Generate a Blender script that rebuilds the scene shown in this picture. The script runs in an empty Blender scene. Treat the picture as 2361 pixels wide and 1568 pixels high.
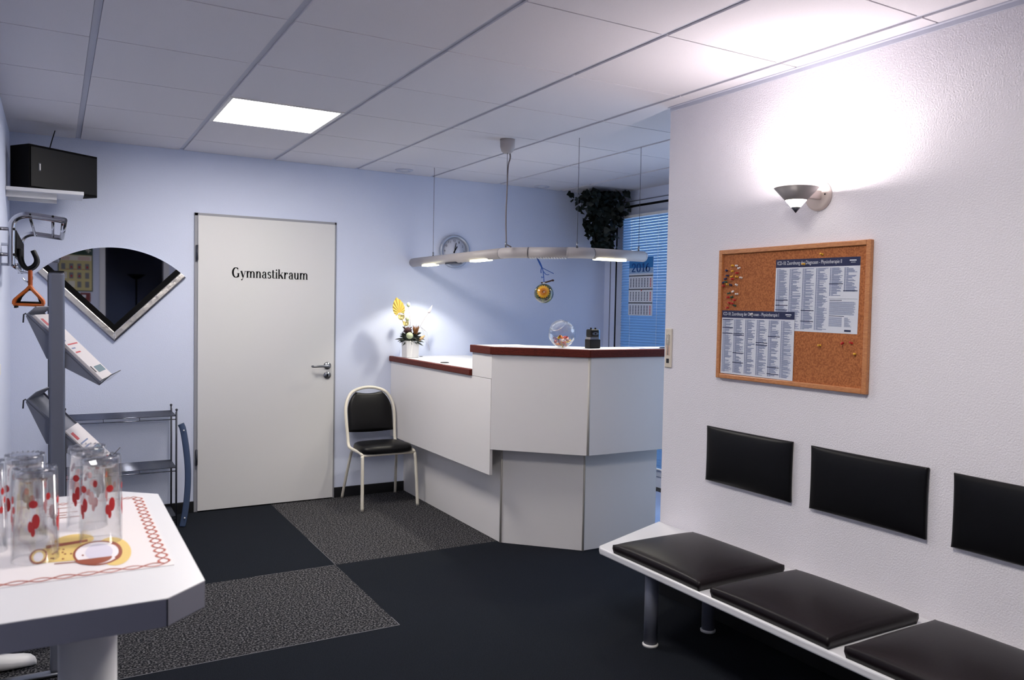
import bpy, bmesh, math, random
from mathutils import Vector, Matrix
random.seed(7)
C = bpy.context.scene.collection
sc = bpy.context.scene
PI = math.pi

# ------------------------------------------------------------ camera, world, light, exposure
cam_d = bpy.data.cameras.new('camera'); cam = bpy.data.objects.new('camera', cam_d); C.objects.link(cam)
_r = Vector((0.86652644, -0.49878414, 0.01860942)); _u = Vector((0.0034017, 0.04318425, 0.99906133)); _f = Vector((0.49911959, 0.86564975, -0.03911701))
m = Matrix.Identity(4)
for i in range(3):
    m[i][0] = _r[i]; m[i][1] = _u[i]; m[i][2] = -_f[i]
m.translation = (0, 0, 1.414)
cam.matrix_world = m
cam_d.sensor_fit = 'HORIZONTAL'; cam_d.sensor_width = 36; cam_d.lens = 27.99
cam_d.clip_start = 0.02; cam_d.clip_end = 60
cam_d.dof.use_dof = True; cam_d.dof.focus_distance = 4.0; cam_d.dof.aperture_fstop = 7.0
sc.camera = cam

world = bpy.data.worlds.new('world'); sc.world = world; world.use_nodes = True
bg = world.node_tree.nodes['Background']; bg.inputs[0].default_value = (0.50, 0.66, 0.92, 1); bg.inputs[1].default_value = 2.4

vs = sc.view_settings
vs.view_transform = 'Standard'; vs.look = 'None'; vs.gamma = 1.0; vs.use_curve_mapping = False
vs.exposure = 0.56


# ------------------------------------------------------------ materials
def lin(c):
    return tuple((v/12.92 if v <= 0.04045 else ((v+0.055)/1.055)**2.4) for v in (x/255 for x in c))
def mat(name, rgb, rough=0.6, metal=0.0, bump=None, speck=None, trans=0.0, ior=1.45, emit=None, es=0, coat=0, spec=0.5, alpha=1.0):
    mt = bpy.data.materials.new(name); mt.use_nodes = True
    nt = mt.node_tree; b = nt.nodes['Principled BSDF']
    c = lin(rgb)
    b.inputs['Base Color'].default_value = (*c, 1); b.inputs['Roughness'].default_value = rough
    b.inputs['Metallic'].default_value = metal; b.inputs['Transmission Weight'].default_value = trans
    b.inputs['IOR'].default_value = ior; b.inputs['Coat Weight'].default_value = coat
    b.inputs['Specular IOR Level'].default_value = spec; b.inputs['Alpha'].default_value = alpha
    if emit:
        b.inputs['Emission Color'].default_value = (*lin(emit), 1); b.inputs['Emission Strength'].default_value = es
    co = nt.nodes.new('ShaderNodeTexCoord')
    if speck:      # (scale, rgb2, lo, hi)
        n = nt.nodes.new('ShaderNodeTexNoise'); n.inputs['Scale'].default_value = speck[0]; n.inputs['Detail'].default_value = 3
        r = nt.nodes.new('ShaderNodeValToRGB'); r.color_ramp.elements[0].position = speck[2]; r.color_ramp.elements[1].position = speck[3]
        r.color_ramp.elements[0].color = (*c, 1); r.color_ramp.elements[1].color = (*lin(speck[1]), 1)
        nt.links.new(co.outputs['Object'], n.inputs['Vector']); nt.links.new(n.outputs['Fac'], r.inputs[0]); nt.links.new(r.outputs[0], b.inputs['Base Color'])
    if bump:       # (scale, strength, distance)
        n = nt.nodes.new('ShaderNodeTexNoise'); n.inputs['Scale'].default_value = bump[0]; n.inputs['Detail'].default_value = 4
        bp = nt.nodes.new('ShaderNodeBump'); bp.inputs['Strength'].default_value = bump[1]; bp.inputs['Distance'].default_value = bump[2]
        nt.links.new(co.outputs['Object'], n.inputs['Vector']); nt.links.new(n.outputs['Fac'], bp.inputs['Height']); nt.links.new(bp.outputs[0], b.inputs['Normal'])
    return mt
def woodmat(name, a, b_, stretch, rough=0.35, coat=0.0, dist=2.5):
    mt = bpy.data.materials.new(name); mt.use_nodes = True; nt = mt.node_tree; b = nt.nodes['Principled BSDF']
    co = nt.nodes.new('ShaderNodeTexCoord'); mp = nt.nodes.new('ShaderNodeMapping'); mp.inputs['Scale'].default_value = stretch
    n = nt.nodes.new('ShaderNodeTexNoise'); n.inputs['Scale'].default_value = 6; n.inputs['Detail'].default_value = 6; n.inputs['Distortion'].default_value = dist
    r = nt.nodes.new('ShaderNodeValToRGB'); r.color_ramp.elements[0].position = .3; r.color_ramp.elements[1].position = .7
    r.color_ramp.elements[0].color = (*lin(a), 1); r.color_ramp.elements[1].color = (*lin(b_), 1)
    nt.links.new(co.outputs['Object'], mp.inputs[0]); nt.links.new(mp.outputs[0], n.inputs['Vector']); nt.links.new(n.outputs['Fac'], r.inputs[0]); nt.links.new(r.outputs[0], b.inputs['Base Color'])
    b.inputs['Roughness'].default_value = rough; b.inputs['Coat Weight'].default_value = coat
    return mt
def emis(name, rgb, s):
    mt = bpy.data.materials.new(name); mt.use_nodes = True; nt = mt.node_tree
    nt.nodes.remove(nt.nodes['Principled BSDF']); e = nt.nodes.new('ShaderNodeEmission')
    e.inputs[0].default_value = (*lin(rgb), 1); e.inputs[1].default_value = s
    nt.links.new(e.outputs[0], nt.nodes['Material Output'].inputs[0]); return mt

M = {}
M['wall_back'] = mat('painted_wall', (212, 219, 240), .85, bump=(170, .5, .004))
M['wall_rough'] = mat('coarse_painted_wall', (233, 230, 236), .85, bump=(170, .55, .005))
M['ceil_tile'] = mat('ceiling_tile', (220, 217, 223), .9, speck=(260, (200, 199, 208), .62, .72), bump=(300, .25, .002))
M['ceil_grid'] = mat('ceiling_grid', (196, 198, 212), .6)
M['dark_gap'] = mat('dark_gap', (30, 32, 40), .9)
M['carpet_dark'] = mat('dark_carpet', (25, 28, 34), 1, speck=(260, (38, 42, 50), .42, .72), bump=(500, .6, .004), spec=.1)
M['carpet_speck'] = mat('speckled_carpet', (30, 31, 36), 1, speck=(120, (128, 126, 128), .47, .66), bump=(400, .8, .005), spec=.1)
M['seam'] = mat('carpet_seam', (120, 120, 125), .9)
M['black_base'] = mat('black_skirting', (16, 17, 22), .5)
M['door'] = mat('door_laminate', (214, 213, 213), .45)
M['door_frame'] = mat('door_frame_paint', (148, 149, 156), .5)
M['lam'] = mat('desk_laminate', (230, 227, 226), .42)
M['lam_edge'] = mat('desk_edge', (198, 193, 184), .5)
M['white_lam'] = mat('white_laminate', (222, 222, 226), .32)
M['tab_edge_shaded'] = mat('table_edge_shaded', (128, 128, 142), .45)  # white laminate edge, its shadow put into the grey base colour
M['mahog'] = woodmat('mahogany', (56, 22, 18), (116, 48, 36), (6, 6, 60), .5, .0); M['mahog'].node_tree.nodes['Principled BSDF'].inputs['Specular IOR Level'].default_value = .15
M['pine'] = woodmat('pine', (176, 108, 62), (206, 144, 92), (14, 3, 14), .4, .15)
M['cork'] = mat('cork', (150, 88, 50), .9, speck=(160, (186, 116, 70), .38, .62), bump=(200, .5, .003))
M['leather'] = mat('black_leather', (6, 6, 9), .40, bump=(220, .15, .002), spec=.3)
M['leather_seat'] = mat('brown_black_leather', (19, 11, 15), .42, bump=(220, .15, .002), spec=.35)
M['chair_paint'] = mat('cream_paint', (226, 220, 206), .35)
M['chrome'] = mat('chrome', (190, 192, 200), .12, 1)
M['wire'] = mat('wire_steel', (112, 116, 130), .22, 1)
M['steel'] = mat('brushed_steel', (150, 152, 158), .35, 1)
M['grey_metal'] = mat('grey_metal', (118, 121, 134), .45, .4)
M['dark_grey'] = mat('dark_grey_metal', (60, 62, 72), .5, .3)
M['black_pl'] = mat('black_plastic', (9, 9, 11), .5, spec=.3)
M['black_mat'] = mat('black_matte', (5, 5, 7), .8, spec=.2)
M['white_pl'] = mat('white_plastic', (228, 226, 224), .4)
M['cream_pl'] = mat('cream_plastic', (205, 192, 186), .4)
M['orange'] = mat('orange_plastic', (214, 108, 40), .4)
M['blue_pl'] = mat('blue_plastic', (66, 82, 112), .5)
M['paper'] = mat('paper', (214, 218, 228), .7)
M['print_blue'] = mat('navy_print', (32, 40, 78), .6)
M['print_grey'] = mat('grey_print', (118, 130, 165), .7)
M['print_dark'] = mat('dark_print', (30, 32, 40), .7)
M['print_lines'] = mat('dark_line_print', (40, 48, 80), .7)
M['print_white'] = mat('white_print', (220, 224, 232), .7)
M['print_red'] = mat('red_print', (190, 40, 45), .6)
M['glass'] = mat('clear_glass', (250, 250, 252), .0, trans=1, ior=1.45)
def thin_glass(name, tint, gloss=1.0, ior=1.5):
    mt = bpy.data.materials.new(name); mt.use_nodes = True; nt = mt.node_tree; nt.nodes.remove(nt.nodes['Principled BSDF'])
    t_ = nt.nodes.new('ShaderNodeBsdfTransparent'); t_.inputs[0].default_value = (*tint, 1); g_ = nt.nodes.new('ShaderNodeBsdfGlossy'); g_.inputs['Roughness'].default_value = .03
    f_ = nt.nodes.new('ShaderNodeLayerWeight'); f_.inputs[0].default_value = .5; mx = nt.nodes.new('ShaderNodeMixShader')
    pw = nt.nodes.new('ShaderNodeMath'); pw.operation = 'POWER'; nt.links.new(f_.outputs['Facing'], pw.inputs[0]); pw.inputs[1].default_value = 3.5
    ma = nt.nodes.new('ShaderNodeMath'); ma.operation = 'MULTIPLY_ADD'; nt.links.new(pw.outputs[0], ma.inputs[0]); ma.inputs[1].default_value = .8; ma.inputs[2].default_value = .045
    nt.links.new(ma.outputs[0], mx.inputs[0]); nt.links.new(t_.outputs[0], mx.inputs[1]); nt.links.new(g_.outputs[0], mx.inputs[2]); nt.links.new(mx.outputs[0], nt.nodes['Material Output'].inputs[0]); return mt
M['thin'] = thin_glass('thin_glass', (.972, .976, .982)); M['thick'] = thin_glass('thick_glass', (.84, .85, .88))
for n_ in M['thick'].node_tree.nodes:
    if n_.type == 'MATH' and n_.operation == 'MULTIPLY_ADD': n_.inputs[2].default_value = .22
M['mirror'] = mat('mirror_glass', (215, 218, 225), .02, 1)
M['silver'] = mat('silver_frame', (226, 222, 218), .34, 1, bump=(13, .35, .02))
M['lamp_body'] = mat('lamp_paint', (176, 170, 170), .45)
M['cone_metal'] = mat('sconce_metal', (150, 144, 143), .45, .3)
M['cord'] = mat('grey_cord', (120, 110, 112), .6)
M['panel_light'] = emis('panel_diffuser', (255, 248, 240), 27)
M['spot_light'] = emis('lamp_tube_light', (255, 252, 214), 9)
M['sconce_light'] = emis('sconce_band', (255, 244, 236), 6)
M['leaf'] = mat('ivy_leaf', (22, 34, 30), .5)
M['slat'] = mat('blind_slat', (120, 150, 190), .6)
nt = M['slat'].node_tree; b = nt.nodes['Principled BSDF']; tr = nt.nodes.new('ShaderNodeBsdfTranslucent'); tr.inputs[0].default_value = (.36, .48, .60, 1)
mx = nt.nodes.new('ShaderNodeMixShader'); mx.inputs[0].default_value = .6
nt.links.new(b.outputs[0], mx.inputs[1]); nt.links.new(tr.outputs[0], mx.inputs[2]); nt.links.new(mx.outputs[0], nt.nodes['Material Output'].inputs[0])
M['win_frame'] = mat('window_frame', (190, 195, 210), .5)

# ------------------------------------------------------------ mesh helpers
class MB:
    def __init__(s): s.bm = bmesh.new(); s.m = 0
    def _fin(s, faces, smooth):
        for f in faces: f.material_index = s.m; f.smooth = smooth
    def box(s, a, b, rot=None, piv=None):
        x0, y0, z0 = [min(a[i], b[i]) for i in range(3)]; x1, y1, z1 = [max(a[i], b[i]) for i in range(3)]
        P = [Vector((x, y, z)) for z in (z0, z1) for (x, y) in ((x0, y0), (x1, y0), (x1, y1), (x0, y1))]
        if rot is not None:
            pv = Vector(piv) if piv is not None else sum(P, Vector())/8
            P = [pv + rot @ (p - pv) for p in P]
        v = [s.bm.verts.new(p) for p in P]
        fs = [s.bm.faces.new([v[i] for i in q]) for q in ((3, 2, 1, 0), (4, 5, 6, 7), (0, 1, 5, 4), (1, 2, 6, 5), (2, 3, 7, 6), (3, 0, 4, 7))]
        s._fin(fs, False); return s
    def prism(s, poly, z0, z1):
        a = [s.bm.verts.new((p[0], p[1], z0)) for p in poly]; b = [s.bm.verts.new((p[0], p[1], z1)) for p in poly]; n = len(poly)
        fs = [s.bm.faces.new(a[::-1]), s.bm.faces.new(b)] + [s.bm.faces.new((a[i], a[(i+1) % n], b[(i+1) % n], b[i])) for i in range(n)]
        s._fin(fs, False); return s
    def slab(s, pts, d):      # arbitrary planar polygon pushed by vector d
        d = Vector(d); a = [s.bm.verts.new(Vector(p)) for p in pts]; b = [s.bm.verts.new(Vector(p)+d) for p in pts]; n = len(pts)
        fs = [s.bm.faces.new(a[::-1]), s.bm.faces.new(b)] + [s.bm.faces.new((a[i], a[(i+1) % n], b[(i+1) % n], b[i])) for i in range(n)]
        s._fin(fs, False); return s
    def quad(s, *p):
        f = s.bm.faces.new([s.bm.verts.new(Vector(q)) for q in p]); s._fin([f], False); return s
    def tube(s, pts, r, n=10, cap=True, closed=False, flat=None):
        pts = [Vector(p) for p in pts]; N = len(pts); rings = []; up = None
        for i, p in enumerate(pts):
            if closed: t = (pts[(i+1) % N]-pts[i-1])
            else: t = (pts[min(i+1, N-1)]-pts[max(i-1, 0)])
            t.normalize()
            if up is None:
                up = Vector((0, 0, 1)) if abs(t.z) < .9 else Vector((1, 0, 0))
            s1 = t.cross(up); s1.normalize(); up = s1.cross(t); up.normalize()
            rr = r[i] if isinstance(r, (list, tuple)) else r
            a, b_ = (rr, rr) if flat is None else (rr*flat[0], rr*flat[1])
            rings.append([s.bm.verts.new(p + s1*a*math.cos(2*PI*k/n) + up*b_*math.sin(2*PI*k/n)) for k in range(n)])
        fs = []
        for i in range(N if closed else N-1):
            A = rings[i]; B = rings[(i+1) % N]
            for k in range(n): fs.append(s.bm.faces.new((A[k], A[(k+1) % n], B[(k+1) % n], B[k])))
        s._fin(fs, True)
        if cap and not closed: s._fin([s.bm.faces.new(rings[0][::-1]), s.bm.faces.new(rings[-1])], False)
        return s
    def cyl(s, p0, p1, r, n=24): return s.tube([p0, p1], r, n)
    def lathe(s, prof, c=(0, 0, 0), n=32, axis=None, smooth=True):
        Mx = Matrix.Identity(3)
        if axis is not None: Mx = Vector(axis).to_track_quat('Z', 'Y').to_matrix()
        c = Vector(c); rings = []
        for (r, z) in prof:
            if r < 1e-6: rings.append([s.bm.verts.new(c + Mx @ Vector((0, 0, z)))])
            else: rings.append([s.bm.verts.new(c + Mx @ Vector((r*math.cos(2*PI*k/n), r*math.sin(2*PI*k/n), z))) for k in range(n)])
        fs = []
        for A, B in zip(rings, rings[1:]):
            for k in range(n):
                q = [A[k % len(A)], A[(k+1) % n % len(A)], B[(k+1) % n % len(B)], B[k % len(B)]]
                u = []
                for w in q:
                    if w not in u: u.append(w)
                if len(u) > 2: fs.append(s.bm.faces.new(u))
        s._fin(fs, smooth); return s
    def ball(s, c, r, n=12, sc_=(1, 1, 1)):
        pr = [(math.sin(PI*i/n), -math.cos(PI*i/n)) for i in range(n+1)]
        k0 = len(s.bm.verts); s.lathe([(max(a, 0), b_) for a, b_ in pr], (0, 0, 0), n*2)
        s.bm.verts.ensure_lookup_table()
        for v in s.bm.verts[k0:]: v.co = Vector(c)+Vector((v.co.x*r*sc_[0], v.co.y*r*sc_[1], v.co.z*r*sc_[2]))
        return s
    def build(s, name, mats, parent=None, bevel=0, seg=2, loc=None):
        s.bm.normal_update()
        me = bpy.data.meshes.new(name)
        bmesh.ops.recalc_face_normals(s.bm, faces=s.bm.faces)
        if parent is not None:
            o_ = Vector(parent.get('_o', (0, 0, 0)))
        else:
            if loc is not None: o_ = Vector(loc)
            else:
                xs = [v.co for v in s.bm.verts]; o_ = Vector(((min(v.x for v in xs)+max(v.x for v in xs))/2, (min(v.y for v in xs)+max(v.y for v in xs))/2, min(v.z for v in xs)))
        for v in s.bm.verts: v.co -= o_
        s.bm.to_mesh(me); s.bm.free()
        if not isinstance(mats, (list, tuple)): mats = [mats]
        for q in mats: me.materials.append(q)
        o = bpy.data.objects.new(name, me); C.objects.link(o)
        if parent is not None:
            o.parent = parent; o['_o'] = parent['_o'] if '_o' in parent else (0.0, 0.0, 0.0)
        else:
            o.location = o_; o['_o'] = tuple(o_)
        if bevel:
            bv = o.modifiers.new('soft_edge', 'BEVEL'); bv.width = bevel; bv.segments = seg; bv.limit_method = 'ANGLE'; bv.angle_limit = .7
        return o
def thing(name, loc, label, cat, group=None):
    o = bpy.data.objects.new(name, None); C.objects.link(o); o.location = loc; o['_o'] = tuple(float(v) for v in loc)
    o.empty_display_size = .1
    o['label'] = label; o['category'] = cat
    if group: o['group'] = group
    return o
def tag(o, label, cat, group=None, kind=None):
    o['label'] = label; o['category'] = cat
    if group: o['group'] = group
    if kind: o['kind'] = kind
    return o
def struct(o, label=None):
    o['kind'] = 'structure'
    if label: o['label'] = label
    return o
def dup(root, delta, label, group=None):
    def cp(o, parent):
        c = o.copy(); C.objects.link(c)
        if parent is not None: c.parent = parent
        for ch in list(o.children): cp(ch, c)
        return c
    r = cp(root, None); r.location = root.location + Vector(delta); r['label'] = label
    if group: r['group'] = group
    return r
def text_into(mb, txt, fn, width=None, height=None, ext=0.0, spacing=1.0, bold=0.0):
    """built-in lettering turned into mesh; fn maps (u, v, w) in metres to a point"""
    cu = bpy.data.curves.new('t', 'FONT'); cu.body = txt; cu.size = 1; cu.space_character = spacing; cu.offset = bold; cu.resolution_u = 4
    ob = bpy.data.objects.new('t', cu); C.objects.link(ob); dg = bpy.context.evaluated_depsgraph_get(); dg.update()
    ev = ob.evaluated_get(dg); me = ev.to_mesh()
    if len(me.vertices):
        xs = [v.co.x for v in me.vertices]; ys = [v.co.y for v in me.vertices]
        x0, x1, y0, y1 = min(xs), max(xs), min(ys), max(ys)
        sx = sy = None
        if width: sx = width/(x1-x0)
        if height: sy = height/(y1-y0)
        sx = sx or sy; sy = sy or sx
        vs_ = [mb.bm.verts.new(fn((v.co.x-x0)*sx, (v.co.y-y0)*sy, ext)) for v in me.vertices]
        for p in me.polygons:
            try: f = mb.bm.faces.new([vs_[i] for i in p.vertices]); f.material_index = mb.m
            except ValueError: pass
    ev.to_mesh_clear(); bpy.data.objects.remove(ob); bpy.data.curves.remove(cu)

# serif lettering drawn with a broad pen
def nib(mb, pts, fn, thick=.2, thin=.055):
    thick *= 1.25; thin *= 1.6
    P = [Vector((p[0], p[1], 0)) for p in pts]; L = []; R_ = []
    for i, p in enumerate(P):
        t = (P[min(i+1, len(P)-1)]-P[max(i-1, 0)]); t.normalize()
        w = (thin+(thick-thin)*abs(t.y)**1.5)/2
        nrm = Vector((-t.y, t.x, 0)); L.append(p+nrm*w); R_.append(p-nrm*w)
    for i in range(len(P)-1):
        q = [L[i], L[i+1], R_[i+1], R_[i]]
        f = mb.bm.faces.new([mb.bm.verts.new(fn(a.x, a.y)) for a in q]); f.material_index = mb.m
def arc(cx, cy, rx, ry, a0, a1, n=16): return [(cx+rx*math.cos(math.radians(a0+(a1-a0)*i/n)), cy+ry*math.sin(math.radians(a0+(a1-a0)*i/n))) for i in range(n+1)]
def glyph(mb, ch, fn):
    def st(x, y0, y1, w=.2):
        if w < .3 and y1-y0 > .4: w *= 1.25
        f = mb.bm.faces.new([mb.bm.verts.new(fn(a, b_)) for a, b_ in ((x-w/2, y0), (x+w/2, y0), (x+w/2, y1), (x-w/2, y1))]); f.material_index = mb.m
    def sf(x, y, l=.2, r=.2, h=.06): st(x+(r-l)/2, y, y+h, l+r)
    def dot(x, y, r=.11):
        f = mb.bm.faces.new([mb.bm.verts.new(fn(a, b_)) for a, b_ in arc(x, y, r, r, 0, 337.5, 15)]); f.material_index = mb.m
    nb = lambda pts, **k: nib(mb, pts, fn, **k)
    if ch in 'nmr':
        st(.2, 0, 1); sf(.2, 0); sf(.2, .94, .2, .05)
        if ch == 'r': nb(arc(.55, .55, .28, .4, 170, 75)); dot(.66, .86); return .82
        nb(arc(.5, .62, .26, .35, 175, 0)); st(.76, 0, .64); sf(.76, 0)
        if ch == 'n': return 1.02
        nb(arc(1.06, .62, .26, .35, 175, 0)); st(1.32, 0, .64); sf(1.32, 0); return 1.58
    if ch == 'a':
        nb(arc(.42, .7, .22, .27, 160, 0)); dot(.22, .76, .1); st(.64, .12, .72); nb(arc(.74, .14, .12, .12, 190, 330), thick=.1)
        nb(arc(.42, .28, .28, .27, 60, 330)); return .9
    if ch == 's':
        nb(arc(.38, .74, .22, .22, 30, 230, 12)+arc(.36, .27, .25, .24, 60, -150, 12), thick=.17, thin=.09); st(.58, .7, .95, .05); st(.13, .05, .3, .05); return .72
    if ch == 't':
        st(.26, .22, 1.28); nb(arc(.42, .22, .18, .17, 180, 320)); st(.28, .92, 1.0, .54); return .62
    if ch == 'i': st(.2, 0, 1); sf(.2, 0); sf(.2, .94, .2, .05); dot(.2, 1.3, .13); return .42
    if ch == 'k':
        st(.2, 0, 1.45); sf(.2, 0); sf(.2, 1.39, .2, .05); nb([(.28, .42), (.8, .96)], thick=.07); sf(.78, .94, .16, .16)
        nb([(.46, .62), (.86, .04)], thick=.22, thin=.16); sf(.82, 0, .18, .16); return 1.0
    if ch == 'u':
        st(.2, .3, 1); sf(.2, .94, .2, .05); nb(arc(.45, .33, .25, .3, 180, 350)); st(.74, 0, 1); sf(.74, .94, .2, .05); sf(.74, 0, .05, .2); return 1.0
    if ch == 'y':
        nb([(.16, .97), (.48, .05)], thick=.22, thin=.2); nb([(.84, .97), (.46, .0), (.34, -.3)], thick=.07); dot(.24, -.33, .11); nb([(.34, -.3), (.24, -.42)], thick=.08); sf(.16, .94, .16, .18); sf(.82, .94, .14, .14); return .96
    if ch == 'G':
        nb(arc(.66, .72, .52, .72, 48, 322, 30), thick=.26, thin=.07); st(1.06, .05, .62, .22); sf(1.06, .58, .24, .2); st(1.0, 1.0, 1.4, .06); return 1.36
    if ch == '2':
        nb(arc(.45, 1.02, .3, .36, 165, -20, 12)+[(.62, .7), (.3, .3), (.14, .08)], thick=.22, thin=.1); st(.47, 0, .17, .74); dot(.2, 1.02, .1); return .95
    if ch == '0': nb(arc(.46, .7, .33, .68, 0, 360, 28), thick=.24); return .95
    if ch == '1': st(.4, 0, 1.4, .24); sf(.4, 0, .28, .28, .08); nb([(.12, 1.1), (.4, 1.36)], thick=.1); return .75
    if ch == '6': nb(arc(.46, .42, .32, .4, 0, 360, 24), thick=.22); nb(arc(.72, .42, .58, .96, 180, 98, 12), thick=.22); return .95
    return .5
def serif_text(mb, txt, fn, width, height=None, gap=.04):
    adv = 0; pos = []
    tmp = MB()
    for ch in txt: pos.append(adv); adv += glyph(tmp, ch, lambda a, b_: Vector((a, b_, 0)))+gap
    tmp.bm.free(); k = width/adv; ky = (height/1.45) if height else k
    for ch, x in zip(txt, pos): glyph(mb, ch, lambda a, b_, x=x: fn((a+x)*k, b_*ky))

# ------------------------------------------------------------ setting
XL, XR, YB, YF, H, XW = -0.225, 2.645, 5.69, -1.42, 2.42, 4.21
f_ = MB()
def fq(x0, y0, x1, y1, m_): f_.m = m_; f_.quad((x0, y0, 0), (x1, y0, 0), (x1, y1, 0), (x0, y1, 0))
fq(XL, YF-4, XW, 3.26, 0); fq(XL, 3.26, 1.33, 4.19, 1); fq(1.33, 3.26, XW, 4.19, 0); fq(XL, 4.19, 1.33, YB, 0); fq(1.33, 4.19, XW, YB, 1)
f_.m = 2
f_.box((XL, 3.2585, .0), (1.33, 3.2615, .0012)); f_.box((1.3285, 3.262, 0), (1.3315, 3.36, .001)); f_.box((1.329, 4.2, 0), (1.331, 4.72, .0008)); f_.box((.9, 4.1893, 0), (1.33, 4.1907, .0006))
f_.m = 0; f_.box((XL-.1, YF-4, -.06), (XW+.1, YB+.1, -.002))
struct(f_.build('floor', [M['carpet_dark'], M['carpet_speck'], M['seam']], loc=(0, 0, 0)), 'dark carpet tiles with speckled grey squares')
# walls
w = MB(); dx0, dx1, dz = .817, 1.786, 2.016
w.box((XL-.1, YB, 0), (dx0, YB+.12, 2.7)); w.box((dx1, YB, 0), (XW+.1, YB+.12, 2.7)); w.box((dx0, YB, dz), (dx1, YB+.12, 2.7)); w.box((dx0, YB+.06, 0), (dx1, YB+.12, dz))
struct(w.build('wall_back', M['wall_back'], loc=(0, YB, 0)))
w = MB(); w.box((XL-.12, YF-4, 0), (XL, YB, 2.7)); struct(w.build('wall_left', M['wall_back'], loc=(XL, 0, 0)))
w = MB(); w.box((XR, YF, 0), (XR+.115, 3.06, 2.7)); struct(w.build('wall_right', M['wall_rough'], loc=(XR, 0, 0)))
w = MB(); a0, a1 = 2.75, 5.53    # wall with the tall window behind the desk
w.box((XW, a1, 0), (XW+.15, YB, 2.7)); w.box((XW, a0, 2.30), (XW+.15, a1, 2.7)); w.box((XW, a0, 0), (XW+.15, a1, .09))
w.box((XW, 2.65, 0), (XW+.15, a0, 2.7)); w.box((XW, YF, 0), (XW+.15, 2.65, 2.7))
struct(w.build('wall_window', M['wall_back'], loc=(XW, 0, 0)))
w = MB(); w.box((XR+.115, YF-.1, 0), (XW+.15, YF, 2.7)); struct(w.build('wall_reception', M['wall_back']))
w = MB(); ox0, ox1 = .625, 1.43     # rear wall with an open doorway into a dark room
w.box((XL, YF-.12, 0), (ox0, YF, 2.7)); w.box((ox1, YF-.12, 0), (XR+.1, YF, 2.7)); w.box((ox0, YF-.12, 2.36), (ox1, YF, 2.7))
struct(w.build('wall_rear', M['wall_back'], loc=(0, YF, 0)))
w = MB(); t = .055
for x0, x1 in ((ox0-t, ox0+.02), (ox1-.02, ox1+t)): w.box((x0, YF-.13, 0), (x1, YF+.015, 2.36+t))
w.box((ox0-t, YF-.13, 2.34), (ox1+t, YF+.015, 2.36+t))
struct(w.build('trim_1', M['white_lam'], bevel=.004), 'white frame of the open doorway')
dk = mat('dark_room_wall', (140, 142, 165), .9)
w = MB(); w.box((XL, YF-3.6, 0), (3.6, YF-3.5, 2.7)); w.box((1.9, YF-3.5, 0), (2.0, YF-.12, .9)); w.box((1.9, YF-3.5, 1.5), (2.0, YF-.12, 2.7)); w.box((1.9, YF-3.5, .9), (2.0, YF-2.9, 1.5)); w.box((1.9, YF-2.5, .9), (2.0, YF-.12, 1.5)); w.box((XL, YF-3.5, 2.42), (3.6, YF-.12, 2.5)); w.box((XL, YF-3.5, 0), (XL+.02, YF-.12, 2.42))  # side wall has an unseen gap, added to let dim light in
struct(w.build('wall_far_room', dk, loc=(0, YF, 0)))
# ceiling: grid of tiles
c = MB(); c.m = 2; c.box((XL-.1, YF-.1, 2.452), (XW+.15, YB+.1, 2.5))
xs = [-.46+.6*i for i in range(9)]; xs = [.137+.5985*i for i in range(-1, 8)]; ys = [1.68+.6*i for i in range(-6, 8)]
LX0, LX1, LY0, LY1 = xs[2], xs[3], ys[10], ys[11]
c.m = 0
for i in range(len(xs)-1):
    for j in range(len(ys)-1):
        if (i, j) in ((2, 10), (2, 5)): continue
        x0, x1 = xs[i]+.014, xs[i+1]-.014; y0, y1 = ys[j]+.0035, ys[j+1]-.0035
        x0, x1 = max(x0, XL), min(x1, XW); y0, y1 = max(y0, YF), min(y1, YB-.004)
        if x1 > x0 and y1 > y0: c.box((x0, y0, H), (x1, y1, 2.445))
c.m = 1
for x in xs: c.box((x-.0125, YF, H+.007), (x+.0125, YB, 2.452))
struct(c.build('ceiling', [M['ceil_tile'], M['ceil_grid'], M['dark_gap']], loc=(0, 0, H)), 'suspended ceiling of pale square tiles')
w = MB(); w.box((XR-.018, YF, H-.004), (XR, 3.06, H)); w.box((XR-.004, YF, H-.02), (XR, 3.06, H)); struct(w.build('trim_2', M['ceil_grid']))
w = MB(); w.box((XL, YB-.012, 0), (dx0, YB, .074)); w.box((dx1, YB-.012, 0), (2.34, YB, .074)); struct(w.build('baseboard_back', M['black_base'], bevel=.002))
w = MB(); w.box((XL, 2.5, 0), (XL+.01, YB-.012, .074)); struct(w.build('baseboard_left', M['black_base'], bevel=.002))
w = MB(); w.box((XR-.01, YF, 0), (XR, 3.06, .074)); struct(w.build('baseboard_right', M['black_base'], bevel=.002))

# door
d = thing('door_1', (1.3, YB, 0), 'cream door lettered Gymnastikraum in the back wall', 'door'); d['kind'] = 'structure'
mb = MB(); mb.box((dx0, YB-.012, 0), (.842, YB+.05, dz)); mb.box((1.772, YB-.012, 0), (dx1, YB+.05, dz)); mb.box((dx0, YB-.012, 1.996), (dx1, YB+.05, dz))
mb.build('door_frame', M['door_frame'], d, .002)
mb = MB(); mb.box((.838, YB-.024, .008), (1.772, YB+.02, 1.999)); mb.build('door_leaf', M['door'], d, .002)
mb = MB(); serif_text(mb, 'Gymnastikraum', lambda u, v: Vector((1.056+u, YB-.0247, 1.594+v*1.0)), .523, .066); mb.build('door_lettering', M['black_mat'], d)
hz = .978
mb = MB(); mb.lathe([(0, .0), (.026, 0), (.026, .008), (.0, .009)], (1.722, YB-.024, hz), axis=(0, -1, 0)); mb.tube([(1.722, YB-.03, hz), (1.722, YB-.075, hz), (1.71, YB-.083, hz), (1.612, YB-.083, hz-.001), (1.603, YB-.076, hz-.001), (1.602, YB-.066, hz-.001)], .0085, 12)
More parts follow.
